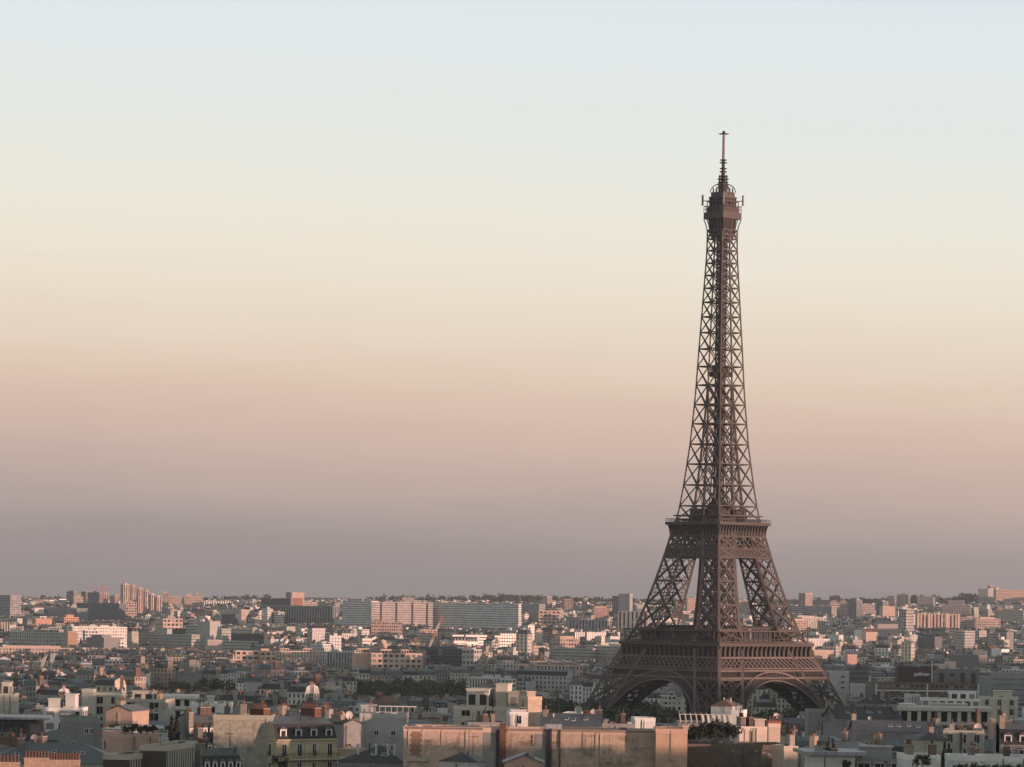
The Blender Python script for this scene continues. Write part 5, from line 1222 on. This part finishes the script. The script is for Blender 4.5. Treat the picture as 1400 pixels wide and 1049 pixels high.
for (a, b_, y0, y1, sx, sy, h0, h1, grp, lab) in (
        (690, 1158, 1658, 1722, 11, 16, 19, 26, 'trees at the feet of the tower', 'dark broadleaf tree in the belt of trees at the feet of the tower'),
        (690, 882, 1790, 2140, 14, 50, 14, 18, 'trees left behind the tower', 'dark broadleaf tree in the park strip left behind the tower'),
        (482, 642, 2190, 2550, 11, 40, 13, 18, 'trees of the long park strip', 'green broadleaf tree of the long flat park strip left of the tower'),
        (200, 332, 2160, 2390, 17, 60, 14, 20, 'trees among the dark mansion blocks', 'dark broadleaf tree in the clump between the dark mansion blocks'),
        (890, 1120, 1960, 2030, 14, 30, 12, 15, 'trees seen through the arches', 'broadleaf tree seen through the arches of the tower')):
    y = y0
    while y < y1:
        xl, xr = W(a, 950, y)[0], W(b_, 950, y)[0]; x = xl + rt.uniform(0, sx)
        while x < xr:
            yy = y + rt.uniform(-.35, .35) * sy; xx = x
            inside = False
            for sxx in (-1, 1):
                for syy in (-1, 1):
                    dx, dy = xx - 104.7, yy - 1750
                    c, s_ = cos(pi / 4), sin(pi / 4); u, v = dx * c + dy * s_, -dx * s_ + dy * c
                    if abs(abs(u) - 50) < 15 and abs(abs(v) - 50) < 15: inside = True
            if not inside and nt_ < 300:
                tree(xx, yy, rt.uniform(h0, h1), nt_, lab, grp); nt_ += 1
            x += sx * rt.uniform(.7, 1.3)
        y += sy
FT = []
def cypress(px, ytop, ybase, Y, label, w=.75, name='cypress_tree', n=420):
    x, y, z0 = W(px, ybase, Y); _, _, z1 = W(px, ytop, Y); h = z1 - z0
    root = empty(name, (x, y, z0)); tag(root, label, 'tree')
    b = MB(); b.cyl((0, 0), .18, -1.0, h * .4, 'bark', n=6, r2=.08); b.build('trunk', root)
    b = MB(); blob_leaves(b, (0, 0, h / 2), (w, h / 2), n, .22 if w < 2 else .6, random.Random(int(px)), (.025, .032, .02), 'column'); b.build('crown', root)
cypress(234, 979, 1015, 690, 'left and slimmer of two dark cypress trees above the ribbed office', .62)
cypress(241.5, 977, 1016, 690, 'right and taller of two dark cypress trees above the ribbed office', .68)
cypress(591, 812, 826, 7600, 'tall pointed tree on the skyline above the slab estate', 5, 'poplar_tree', 160)
cypress(596.5, 817, 827, 7600, 'short pointed tree on the skyline above the slab estate', 8, 'poplar_tree', 160)
cypress(1086, 817, 828, 6600, 'left of two dark pointed trees beside the square skyline tower', 5, 'poplar_tree', 160)
cypress(1090.5, 819, 828, 6600, 'right of two dark pointed trees beside the square skyline tower', 5, 'poplar_tree', 160)
cypress(1291, 1015, 1048, 620, 'left of two thin dark conifers between the white walls, bottom right', .5)
cypress(1297, 1017, 1048, 620, 'right of two thin dark conifers between the white walls, bottom right', .5)
def shrub(px, ybase, Y, w, h, label, name='shrub', n=260, cat='shrub'):
    x, y, z = W(px, ybase, Y); root = empty(name, (x, y + .8, z)); tag(root, label, cat)
    r = random.Random(int(px * 7)); b = MB()
    for a in range(4): b.bar((0, 0, -.6), (r.uniform(-.4, .4) * w, r.uniform(-.3, .3) * w, h * .6), .07, 'bark')
    b.build('stem', root)
    b = MB(); blob_leaves(b, (0, 0, h * .55), (w, h * .5), n, .2, r, tuple(v_ * .62 for v_ in GREENS[2]) if name == 'pine_shrub' else r.choice(GREENS[:3])); b.build('crown', root)
for px, yb, w, h, lab in ((945, 1012, 1.2, 2.6, 'leftmost shrub on the planted terrace of the dark brown wall'), (957, 1012, 1.5, 3.6, 'tall dark terrace shrub, second from the left on the brown wall'),
                          (970, 1012, 1.3, 4.2, 'bushy pine on the brown wall terrace, left of its middle'), (981, 1012, 1.6, 4.8, 'tallest pine on the brown wall terrace'),
                          (993, 1012, 1.4, 4.2, 'dark pine on the brown wall terrace, right of the tallest'), (1003, 1013, 1.2, 3.6, 'rightmost pine on the brown wall terrace beside the rooftop house')):
    shrub(px, yb + 3, 655, w, h, lab, 'pine_shrub', 420)
for i, (px, w, h) in enumerate(((172, .9, 2.4), (181, .9, 2.0), (192, .7, 1.3), (201, .8, 1.5), (209, .8, 1.6))):
    shrub(px, 1004 - i * .6, 703, w, h, ('leftmost and tallest', 'second', 'third, lowest', 'fourth', 'rightmost')[i] + ' shrub on the pinkish corrugated roof terrace')
for i_, (px_, yb_, h_) in enumerate(((1196, 966, 4), (1207, 965, 6), (1218, 965, 5), (1229, 966, 3.5))):
    x_, y_, z_ = W(px_, yb_, 1330); tree(x_, y_, h_ + 3, i_, 'broadleaf tree in the small clump left of the nine-bay balcony block', 'small clump of trees at the right', z=z_ - 4)
shrub(1262, 1049, 584, 1.6, 2.0, 'round shrub in front of the white wall, bottom right', n=420)
shrub(1155, 1054, 596, 1.2, 1.8, 'shrub in front of the cream flat-roofed wall', n=300)
shrub(383, 1052, 640, 1.4, 2.6, 'dark shrub below the greenish party wall, left of the yellow house', n=300)
def hedge():
    x0, y, z = W(1306, 1052, 594); x1 = W(1416, 1052, 594)[0]
    root = empty('hedge', ((x0 + x1) / 2, y - 2.2, z - 1)); tag(root, 'long green hedge under the white parapet, bottom right corner', 'hedge')
    b = MB(); r = random.Random(4)
    for i in range(26): blob_leaves(b, ((i / 25 - .5) * (x1 - x0), 0, 1.1 + .35 * sin(i * 1.7)), (.75, .95), 110, .17, r, GREENS[i % 3 + 1 if i % 2 else 1])
    b.build('foliage', root)
    b = MB(); b.box(-(x1 - x0) / 2, (x1 - x0) / 2, -.5, .5, -6, .35, 'concrete', (.3, .28, .25)); b.build('planter', root)
hedge()
# ------------------------------------------------------------------ pergola, cranes, masts
def pergola():
    x0, y, z = W(931, 988, 818); x1 = W(1006, 988, 818)[0]
    root = empty('pergola', ((x0 + x1) / 2, y, z)); tag(root, 'white slatted pergola frames catching the sun on the roof terrace below the tower', 'pergola')
    n = 11; w = x1 - x0
    for i in range(n):
        b = MB(); x = -w / 2 + w * i / (n - 1)
        b.bar((x, 0, 0), (x - .35, 0, 2.0), .22, 'cloth'); b.bar((x - .35, 0, 2.0), (x - .35, 3.2, 2.2), .2, 'cloth'); b.bar((x, 3.2, 0), (x - .35, 3.2, 2.2), .2, 'cloth')
        if i < n - 1: b.bar((x - .35, 0, 2.0), (x - .35 + w / (n - 1), 0, 2.0), .14, 'cloth')
        b.build('frame', root)
        if 3 < i < n - 1:
            c = MB(); c.face([(x - .2, .1, .1), (x + .5, .1, .1), (x + .2, .1, 2.0), (x - .5, .1, 2.0)], 'cloth'); c.build('blind', root)
pergola()
def crane():
    x, y, z = W(582, 908, 3010); xt, _, zt = W(605, 841, 3010); xm, _, zm = W(583, 896, 3010)
    zb = gz(x, y)
    root = empty('luffing_crane', (x, y, zb)); tag(root, 'red and white luffing crane raised steeply over the pink gridded block', 'crane')
    def lat(b, A, B, s, t, m, n):
        A, B = Vector(A), Vector(B); d = (B - A).normalized(); u = d.cross(Vector((0, 1, 0))).normalized(); v = d.cross(u)
        cs = [u * s + v * s, -u * s + v * s, -u * s - v * s, u * s - v * s]
        for c in cs: b.bar(A + c, B + c * .6, t, m)
        for i in range(n):
            P, Q = A + (B - A) * i / n, A + (B - A) * (i + 1) / n
            for j in range(4): b.bar(P + cs[j], Q + cs[(j + 1) % 4], t * .7, m)
    b = MB(); lat(b, (0, 0, 0), (0, 0, zm - zb), .9, .3, 'white', 10); b.build('mast', root)
    b = MB(); a0 = Vector((0, 0, zm - zb)); a1 = Vector((xt - x, 0, zt - zb))
    for i in range(5): lat(b, a0.lerp(a1, i / 5), a0.lerp(a1, (i + 1) / 5), .75, .38, 'red' if i % 2 == 0 else 'white', 4)
    b.build('jib', root)
    b = MB(); p = a0 + Vector((-7.5, 0, 6.5)); lat(b, a0, p, .6, .35, 'red', 4); b.bar(p, a1, .12, 'dark'); b.box(p.x - 1.2, p.x + 1.2, -1.2, 1.2, p.z - 1, p.z + 1.2, 'red', bottom=True); b.build('counter_jib', root)
    b = MB(); b.box(-1.3, 1.3, -1.6, -.2, a0.z - 2, a0.z + .6, 'white', bottom=True); b.build('cab', root)
crane()
def far_crane():
    x, y, z = W(140, 800, 6250); zb = gz(x, y); h = z - zb
    root = empty('tower_crane', (x, y, zb)); tag(root, 'thin distant tower crane with a level jib, left of the clustered pink towers', 'crane')
    b = MB(); b.bar((0, 0, 0), (0, 0, h), 1.8, 'red'); b.build('mast', root)
    b = MB(); b.bar((-22, 0, h - 8), (20, 0, h - 8), 1.1, 'red'); b.bar((0, 0, h), (-17, 0, h - 8), .5, 'red'); b.bar((0, 0, h), (12, 0, h - 8), .5, 'red'); b.build('jib', root)
far_crane()
def fins():
    for pts, lab in ((((56, 911), (63, 895), (60, 893.5), (62.5, 900), (57, 909)), 0), ((), 1)): pass
    for k, (xb, xt, yb, yt, lab) in enumerate(((57, 62, 912, 894, 'left of two pale blade-shaped fins rising from dark roofs, far left'), (70, 74, 914, 893, 'right of two pale blade-shaped fins rising from dark roofs, far left'))):
        Y = 2500; P0 = W(xb, yb, Y); P1 = W(xt, yt, Y); h = P1[2] - P0[2]; dx = P1[0] - P0[0]
        root = empty('blade_fin', (P0[0], Y, P0[2])); tag(root, lab, 'monument')
        b = MB(); s = 1.0
        q = [(-.8, 0), (1.4, 0), (dx + 1.6, h), (dx * .3 - .8, h * .55)] if k == 0 else [(-.8, -1), (.8, -1), (1.2, h * .35), (3.4, h), (-.6, h * .96)]
        for sg in (-1, 1):
            f = [(a, sg * s, c) for a, c in q]; b.face(f if sg < 0 else f[::-1], 'plain', (.45, .45, .43))
        for (a, c), (e, g) in zip(q, q[1:] + q[:1]): b.face([(a, s, c), (a, -s, c), (e, -s, g), (e, s, g)][::-1], 'plain', (.45, .45, .43))
        b.box(-1.5, 1.5, -2, 2, -14, 0, 'plain', (.2, .2, .2))
        b.build('blade', root)
fins()
def pole(px, yt, yb, Y, t, label, m='mast', name='mast', cat='mast', r2=None):
    x, y, z = W(px, yt, Y); z0 = W(px, yb, Y)[2]; root = empty(name, (x, y, z0)); tag(root, label, cat)
    b = MB(); b.cyl((0, 0), t, -3, z - z0, m, n=8, r2=r2 or t); b.build('shaft', root)
    b = MB(); b.cyl((0, 0), t * 1.5, z - z0, z - z0 + t, m, n=8); b.build('cap', root)
pole(1336, 971, 997, 790, .38, 'tall copper-coloured flue pipe glowing in the sun, lower right', 'pot', 'flue_pipe', 'flue')
pole(711, 817, 828, 4650, .6, 'thin radio mast at the right end of the slab estate', name='radio_mast')
pole(1274.5, 905, 930, 2100, .35, 'white flagpole-like mast right of the name-sign block', 'white', 'flagpole')
def water_tower():
    x, y, z = W(799, 817, 5700); zb = gz(x, y); h = z - zb
    root = empty('water_tower', (x, y, zb)); tag(root, 'brownish flared water tower on the skyline left of the lattice tower', 'water tower')
    b = MB(); b.cyl((0, 0), 4.6, 0, h - 6, 'concrete', (.30, .25, .22), n=16); b.build('shaft', root)
    b = MB(); b.cyl((0, 0), 4.6, h - 6, h - 3, 'concrete', (.33, .28, .25), n=16, r2=6.0); b.cyl((0, 0), 6.0, h - 3, h, 'concrete', (.33, .28, .25), n=16); b.build('tank', root)
    HEROES.append((794, 804, 817, 836, 5700)); FOOT.append((x, y, 6, 6, 0))
water_tower()

# ------------------------------------------------------------------ the rest of the city
rg = random.Random(2024)
CAND = []
def corners(cx, cy_, w, d, phi):
    c, s = cos(phi), sin(phi)
    return [(cx + a * w / 2 * c - b * d / 2 * s, cy_ + a * w / 2 * s + b * d / 2 * c) for a, b in ((-1, -1), (1, -1), (1, 1), (-1, 1))]
def inside(px, py, f, m):
    dx, dy = px - f[0], py - f[1]; c, s = cos(f[4]), sin(f[4])
    return abs(dx * c + dy * s) < f[2] + m and abs(-dx * s + dy * c) < f[3] + m
GRID = {}
for f in FOOT:
    R_ = math.hypot(f[2], f[3]) + 30
    for gx in range(int((f[0] - R_) // 100), int((f[0] + R_) // 100) + 1):
        for gy in range(int((f[1] - R_) // 100), int((f[1] + R_) // 100) + 1): GRID.setdefault((gx, gy), []).append(f)
def blocked(cx, cy_, w, d, phi):
    cs = corners(cx, cy_, w, d, phi) + [(cx, cy_)]
    for f in GRID.get((int(cx // 100), int(cy_ // 100)), ()):
        if any(inside(x, y, f, 1.0) for x, y in cs) or inside(f[0], f[1], (cx, cy_, w / 2, d / 2, phi), 1.0): return True
        for x, y in corners(f[0], f[1], f[2] * 2, f[3] * 2, f[4]):
            if inside(x, y, (cx, cy_, w / 2, d / 2, phi), 1.0): return True
    return False
NEAR_ENV = ((-50, 962), (110, 966), (230, 958), (480, 964), (500, 975), (615, 978), (625, 990), (740, 990), (930, 985), (1010, 985), (1110, 978), (1160, 968), (1230, 960), (1450, 962))
HS = sorted(HEROES, key=lambda h: h[4])
HS = [(50, 80, 893, 915, 2500), (812, 1158, 100, 966, 1690), (480, 643, 900, 951, 2200), (643, 690, 900, 946, 2200), (690, 885, 900, 984, 1700), (200, 333, 900, 944, 2180)] + HS
FAR_ENV = ((-50, 818), (120, 819), (300, 821), (500, 821), (700, 823), (900, 825), (1100, 827), (1290, 826), (1450, 822))
def consider(cx, cy_, w, d, phi, H, kind, near, frame=True):
    if cy_ < 520: return
    if 0.883 * cx - 0.469 * cy_ > -190 and (cy_ > 700 or cx > .16 * cy_ + 12): return
    if near and cx > .155 * cy_ + 5: H -= 8
    zb = gz(cx, cy_)
    if 1470 < cy_ < 1670 or in_park(cx, cy_): return
    dx, dy = cx - 104.7, cy_ - 1750
    if abs(dx) + abs(dy) < 125: return
    if blocked(cx, cy_, w, d, phi): return
    cs = corners(cx, cy_, w, d, phi)
    extra = {'mansard': 5.0, 'gable': 3.5, 'hip': 2.5, 'flat': 3.2}[kind[1]]
    ps = [proj(x, y, zb + H) for x, y in cs]
    x0, x1 = min(p[0] for p in ps), max(p[0] for p in ps); ymin = min(y for x, y in cs)
    infr = x1 > -15 and x0 < 1415
    if infr:
        top = min(proj(x, y, zb + H + extra)[1] for x, y in cs); lim = top
        if cy_ > 5000: lim = max(lim, lerp_tab(FAR_ENV, (x0 + x1) / 2) + rg.uniform(-2.5, 5))
        if near: lim = max(lim, lerp_tab(NEAR_ENV, (x0 + x1) / 2) + rg.uniform(-4, 10))
        for (a, b_, yt, yb, Y) in HS:
            if Y > ymin + 2 and a < x1 - 1 and b_ > x0 + 1 and yb > lim: lim = yb
        if lim > top + .01:
            H -= (lim - top) * cy_ / FPX
            if H < 6.5: return
    CAND.append([cx, cy_, w, d, phi, H, kind, x0, x1, infr, None])
def kind_near():
    q = rg.random()
    if q < .26: return (rg.choice(('geo', 'geo', 'blank')), 'mansard', rg.choice(('zinc', 'slate', 'slate')))
    if q < .58: return (rg.choice(('geo', 'blank')), 'gable', rg.choice(('zinc', 'zinc', 'slate')))
    if q < .72: return ('geo', 'hip', rg.choice(('zinc', 'slate')))
    return (rg.choice(('geo', 'geo', 'blank', 'grid')), 'flat', 'zinc')
def kind_far(Y):
    q = rg.random(); m = .72 if Y < 3000 else .42 if Y < 4500 else .25
    if q < m: return ('haus', 'mansard', rg.choice(('slate', 'slate', 'zinc')))
    if q < m + .12: return (rg.choice(('haus', 'blank', 'grid')), 'gable', rg.choice(('zinc', 'tile', 'slate')))
    return (rg.choice(('haus', 'grid', 'grid', 'band', 'plain', 'rib')), 'flat', 'zinc')
def blocks(y0, y1, zone, angs, near):
    ny = int(math.ceil((y1 - y0) / zone))
    for j in range(ny):
        ya = y0 + j * zone; yb = min(y1, ya + zone)
        xmax = .155 * yb + 60
        nx0, nx1 = int(-xmax // zone), int((xmax + 500) // zone)
        for i in range(nx0, nx1 + 1):
            xa = i * zone; phi = R(rg.choice(angs)) + R(rg.uniform(-5, 5)); c, s = cos(phi), sin(phi)
            ox, oy = xa + zone / 2, (ya + yb) / 2; Bw, Bd = (rg.uniform(60, 100), rg.uniform(29, 40)) if not near else (rg.uniform(50, 80), rg.uniform(30, 38))
            st = 13 if not near else 10
            n = int(zone / (Bw + st)) + 2; m_ = int(zone / (Bd + st)) + 2
            for p in range(-n, n + 1):
                for q in range(-m_, m_ + 1):
                    u0, v0 = p * (Bw + st), q * (Bd + st)
                    bx, by = ox + u0 * c - v0 * s, oy + u0 * s + v0 * c
                    if not (xa <= bx < xa + zone and ya <= by < yb): continue
                    vis = abs(bx) < .152 * by + 35
                    if not vis and not (bx > 0 and bx < .152 * by + 420): continue
                    if by > 3600 and rg.random() < (.10 if by < 5000 else .3): continue
                    if by > 7200 and rg.random() < .3: continue
                    base = rg.uniform(16, 22) if by < 3000 else rg.uniform(10, 25)
                    if near: base = rg.uniform(19, 25)
                    if by > 3300 and rg.random() < .16:          # a modern slab fills the block
                        consider(bx, by, Bw * rg.uniform(.45, .9), rg.uniform(12, 16), phi, rg.uniform(22, 40), (rg.choice(('grid', 'band', 'rib')), 'flat', 'zinc'), False); continue
                    dl = rg.uniform(10, 12.5)
                    rows = ((-Bd / 2 + dl / 2, 1), (Bd / 2 - dl / 2, 1))
                    for vv, _ in rows:
                        u = -Bw / 2
                        while u < Bw / 2 - 6:
                            w = min(Bw / 2 - u, rg.uniform(7.5, 15) if not near else rg.uniform(12, 20))
                            if Bw / 2 - u - w < 6: w = Bw / 2 - u
                            if not vis and w < 30 and not near: w = Bw
                            uu = u + w / 2; H = base + rg.uniform(-2.2, 2.2) + (rg.choice((-7, -5, 5, 6)) if rg.random() < .18 else 0)
                            if by > 3000 and rg.random() < .06: H += rg.uniform(6, 16)
                            if not (by > 3600 and rg.random() < .12):
                                consider(bx + uu * c - vv * s, by + uu * s + vv * c, w - .04, dl, phi, H, kind_near() if near else kind_far(by), near)
                            u += w
                    # short wings closing the courtyard
                    if Bd > 2 * dl + 8 and vis:
                        for sg in (-1, 1):
                            if rg.random() < .6:
                                uu = sg * (Bw / 2 - 6); consider(bx + uu * c, by + uu * s, Bd - 2 * dl - .1, 11, phi + pi / 2, base + rg.uniform(-4, 1), kind_near() if near else kind_far(by), near)
blocks(540, 1440, 300, (-30, 12, 35, -12, 48), True)
blocks(1700, 3300, 400, (-45, -35, -28, 8, 25, -40), False)
blocks(3300, 5200, 500, (-45, -30, 5, 20, 35, -38), False)
blocks(5200, 8600, 700, (-42, -30, 8, 20, 40), False)
# visible screen area, front to back
items = [(h[4], h[0], h[1], h[2] , None) for h in HEROES]
for k in CAND:
    if k[9]:
        zt = gz(k[0], k[1]) + k[5] + 1.0; items.append((k[1], k[7], k[8], proj(k[0], k[1], zt)[1], k))
items.sort(key=lambda t: t[0])
cov = [1049.0] * 1400
for (Y, x0, x1, yt, k) in items:
    area = 0; a, b_ = max(0, int(x0)), min(1399, int(x1) + 1)
    for i in range(a, b_ + 1):
        if cov[i] > yt: area += cov[i] - yt; cov[i] = yt
    if k is not None: k[10] = area
vis = [k for k in CAND if k[9] and k[10] and k[10] > 1.0]
vis.sort(key=lambda k: -k[10])
NIND = max(60, 302 - COUNT[0])
single = vis[:NIND]
sid = set(id(k) for k in single)
print('hero', COUNT[0], 'candidates', len(CAND), 'visible', len(vis), 'singles', len(single), 'smallest', single[-1][10], 'trees', nt_)
PAL_N = ('cream', 'beige', 'beige', 'pale grey', 'grey', 'white', 'brown', 'pinkish')
PAL_F = ('cream', 'cream', 'beige', 'white', 'pale grey', 'pale grey', 'white', 'white', 'grey', 'pinkish')
LAND = (('the yellow mansard house', 420, 1013), ('the four-windowed grey wall', 522, 976), ('the long pink party wall', 600, 994), ('the stained brown party wall', 800, 998),
        ('the salmon wall end', 918, 998), ('the two cypresses', 238, 985), ('the slim stair tower', 119, 943), ('the greenish party wall', 335, 978), ('the balcony block', 1290, 967),
        ('the white terraced building', 675, 955), ('the rooftop pavilion', 986, 966), ('the broad gabled roof', 1187, 982), ('the bottom left corner', 15, 1045), ('the bottom right corner', 1385, 1045),
        ('the left tower foot', 830, 962), ('the right tower foot', 1150, 965), ('the long low pink block', 750, 915), ('the gridded pink block', 540, 903), ('the name-sign block', 1253, 920),
        ('the pale stair tower', 278, 868), ('the two blade fins', 65, 902), ('the left arch', 900, 935), ('the right arch', 1060, 935), ('the park strip', 560, 940), ('the pink sunlit attics', 400, 895), ('the right-edge office', 1380, 935))
desc = {}
for k in single:
    near = k[1] < 1500
    cn = rg.choice(PAL_N if near else PAL_F); k.append(cn)
    px = (k[7] + k[8]) / 2; py = proj(k[0], k[1], gz(k[0], k[1]) + k[5])[1]
    nm, lx, ly = min(LAND, key=lambda l: (l[1] - px) ** 2 + (2.2 * (l[2] - py)) ** 2)
    dx, dy = px - lx, py - ly
    rel = ('right of' if dx > 0 else 'left of') if abs(dx) > 2 * abs(dy) else ('beyond' if dy < 0 else 'in front of')
    rf = {'mansard': {'slate': 'slate mansard', 'zinc': 'zinc mansard', 'tile': 'slate mansard'}, 'gable': {'slate': 'slate gabled', 'zinc': 'zinc gabled', 'tile': 'tile gabled'}, 'hip': {'slate': 'slate hipped', 'zinc': 'zinc hipped', 'tile': 'hipped'}}.get(k[6][1], {}).get(k[6][2], 'flat-roofed')
    noun = 'house' if k[6][1] != 'flat' and near else ('block' if not near else 'building')
    desc.setdefault((cn, rf, noun, rel, nm), []).append((math.hypot(dx, 2.2 * dy), id(k)))
    k.append((cn, rf, noun, rel, nm))
ORD = ('nearest', 'second nearest', 'third nearest', 'fourth nearest', 'fifth nearest', 'sixth nearest', 'seventh nearest', 'eighth nearest')
LAB = {}
for (cn, rf, noun, rel, nm), L_ in desc.items():
    L_.sort()
    for i, (_, kid) in enumerate(L_):
        LAB[kid] = f'{cn} {rf} {noun} {rel} {nm}' if len(L_) == 1 else f'{cn} {rf} {noun} {rel} {nm}, {ORD[min(i, 7)]} to it'
for n_, k in enumerate(single):
    cx, cy_, w, d, phi, H, kd = k[:7]; near = cy_ < 1500; cn = k[11]; r = random.Random(n_)
    lod = 2 if cy_ < 1150 else 1
    st = kd[0] if lod == 2 else {'geo': 'haus'}.get(kd[0], kd[0])
    nm = {'mansard': 'mansard_house', 'gable': 'gabled_house', 'hip': 'hipped_house', 'flat': 'flat_roofed_building'}[kd[1]] if near else 'mansion_block'
    zb = gz(cx, cy_)
    building(nm, LAB[id(k)], 'house' if 'house' in nm else 'building', cx, cy_, phi, w, d, zb + H, st, vary(WALLC[cn], r, .1), kd[1], kd[2],
             group='rooftops of the near quarter' if near else 'blocks beyond the river', seed=n_, lod=lod, winfloors=2, sidewin=cy_ < 900, rail=False, side='blank' if lod == 2 and r.random() < .5 else None,
             dish=1 if near and r.random() < .4 else 0, win=r.choice(((1.1, 1.8), (1.3, 1.6), (1.0, 2.0))), bay=r.choice((2.6, 3.0, 3.4)), chim=r.choice((2, 3, 4)) if near and kd[1] != 'flat' else None, hipm=.9)
# the merged remainder
def merged(name, sel, label):
    X = XMB()
    for k in sel:
        cx, cy_, w, d, phi, H, kd, x0, x1, infr, area = k[:11]
        r = random.Random(int(cx * 13 + cy_ * 7)); zb = gz(cx, cy_)
        X.xf = (cx, cy_, zb, cos(phi), sin(phi))
        col = vary(WALLC[r.choice(PAL_F)], r, .28)
        st = {'geo': 'haus', 'blank': 'plain'}.get(kd[0], kd[0])
        lod = 1 if (infr and cy_ < 3400) else 0
        dorm, stk, zt = shell(X, X, X if infr else None, w, d, H, st, col, kd[1], kd[2], r, side=st if r.random() < .6 else 'plain', lod=lod, chim=(r.choice((0, 1, 1, 2)) if cy_ < 5000 else r.choice((0, 1))), bay=r.choice((2.4, 2.8, 3.2)) * (1 if cy_ < 4500 else 1.4), floor=3.1 if cy_ < 4500 else 3.6, hipm=.95)
        if infr and cy_ < 4200:
            for (x, y, z, a) in dorm:
                if a == 0:
                    X.box(x - .65, x + .65, y - .1, y + 1.2, z, z + 1.6, 'plain', (.42, .41, .38)); X.face([(x - .4, y - .13, z + .1), (x + .4, y - .13, z + .1), (x + .4, y - .13, z + 1.35), (x - .4, y - .13, z + 1.35)], 'pane')
        if kd[1] == 'flat' and infr and r.random() < .65:
            for q_ in range(r.choice((1, 2, 3))):
              a = r.uniform(-.45, .3); X.box(a * w, (a + r.uniform(.06, .3)) * w, -.3 * d, r.uniform(0, .35) * d, zt - .02, zt + r.uniform(1.5, 4.5), 'plain', vary(WALLC[r.choice(PAL_F)], r, .2))
    o = X.build(name); tag(o, label, 'rooftops', kind='stuff')
    print(name, len(sel), len(X.f))
rest = [k for k in CAND if id(k) not in sid]
merged('rooftop_sea', rest, 'sea of small pale houses and dark roofs filling the city to the horizon')
# woods
def woods():
    b = MB(); r = random.Random(9); n = 0
    for i in range(2600):
        y = r.uniform(7300, 8500) if r.random() < .6 else r.uniform(4200, 7300)
        x = r.uniform(-.155, .155) * y
        if y > 7300:
            if sin(x * .006 + 1) + .6 * sin(x * .017) + r.uniform(-.5, .5) < -.25: continue
        elif sin(x * .012 + y * .004) * sin(y * .006) + r.uniform(-.4, .4) < .35: continue
        if any(inside(x, y, f, 2) for f in GRID.get((int(x // 100), int(y // 100)), ())): continue
        h = r.uniform(9, 17); px, py = proj(x, y, gz(x, y) + h)
        if any(a - 1 < px < c + 1 and Y > y and yb > py for a, c, yt, yb, Y in HEROES): continue
        blob_leaves(b, (x, y, gz(x, y) + h * .5), (r.uniform(6, 11), h * .5), 26, 2.6, r, r.choice(GREENS)); n += 1
    tag(b.build('distant_woods'), 'dark green woods along the horizon ridge and between far estates', 'woods', kind='stuff')
    b = MB()
    for i in range(900):
        y = r.uniform(1860, 4200); x = r.uniform(-.155, .155) * y; px = proj(x, y, 10)[0]
        if sin(x * .02 + y * .003) * sin(y * .009 + x * .004) + r.uniform(-.5, .5) < .2: continue
        h = r.uniform(9, 17)
        if any(inside(x, y, f, 2) for f in GRID.get((int(x // 100), int(y // 100)), ())): continue
        px, py = proj(x, y, gz(x, y) + h)
        if any(a - 1 < px < c + 1 and Y > y and yb > py for a, c, yt, yb, Y in HEROES): continue
        blob_leaves(b, (x, y, gz(x, y) + h * .55), (r.uniform(4, 7), h * .45), 70, 1.1, r, r.choice(GREENS))
    tag(b.build('street_greenery'), 'scattered dark street and courtyard trees between the far blocks', 'greenery', kind='stuff')
woods()
# ------------------------------------------------------------------ the evening air
def haze():
    m = bpy.data.materials.new('evening_haze'); m.use_nodes = True; t = m.node_tree; t.nodes.clear()
    o = t.nodes.new('ShaderNodeOutputMaterial'); v = t.nodes.new('ShaderNodeVolumePrincipled')
    v.inputs['Color'].default_value = (.53, .60, .65, 1); v.inputs['Density'].default_value = 4.2e-5; v.inputs['Anisotropy'].default_value = 0.1
    t.links.new(v.outputs[0], o.inputs['Volume']); m.cycles.homogeneous_volume = True
    me = bpy.data.meshes.new('haze'); x0, x1, y0, y1, z0, z1 = -9500, 9500, -700, 20500, -8, 330
    vs = [(x0, y0, z0), (x1, y0, z0), (x1, y1, z0), (x0, y1, z0), (x0, y0, z1), (x1, y0, z1), (x1, y1, z1), (x0, y1, z1)]
    me.from_pydata(vs, [], [(0, 3, 2, 1), (4, 5, 6, 7), (0, 1, 5, 4), (1, 2, 6, 5), (2, 3, 7, 6), (3, 0, 4, 7)]); me.materials.append(m)
    ob = bpy.data.objects.new('haze', me); COL.objects.link(ob); tag(ob, kind='stuff')
haze()
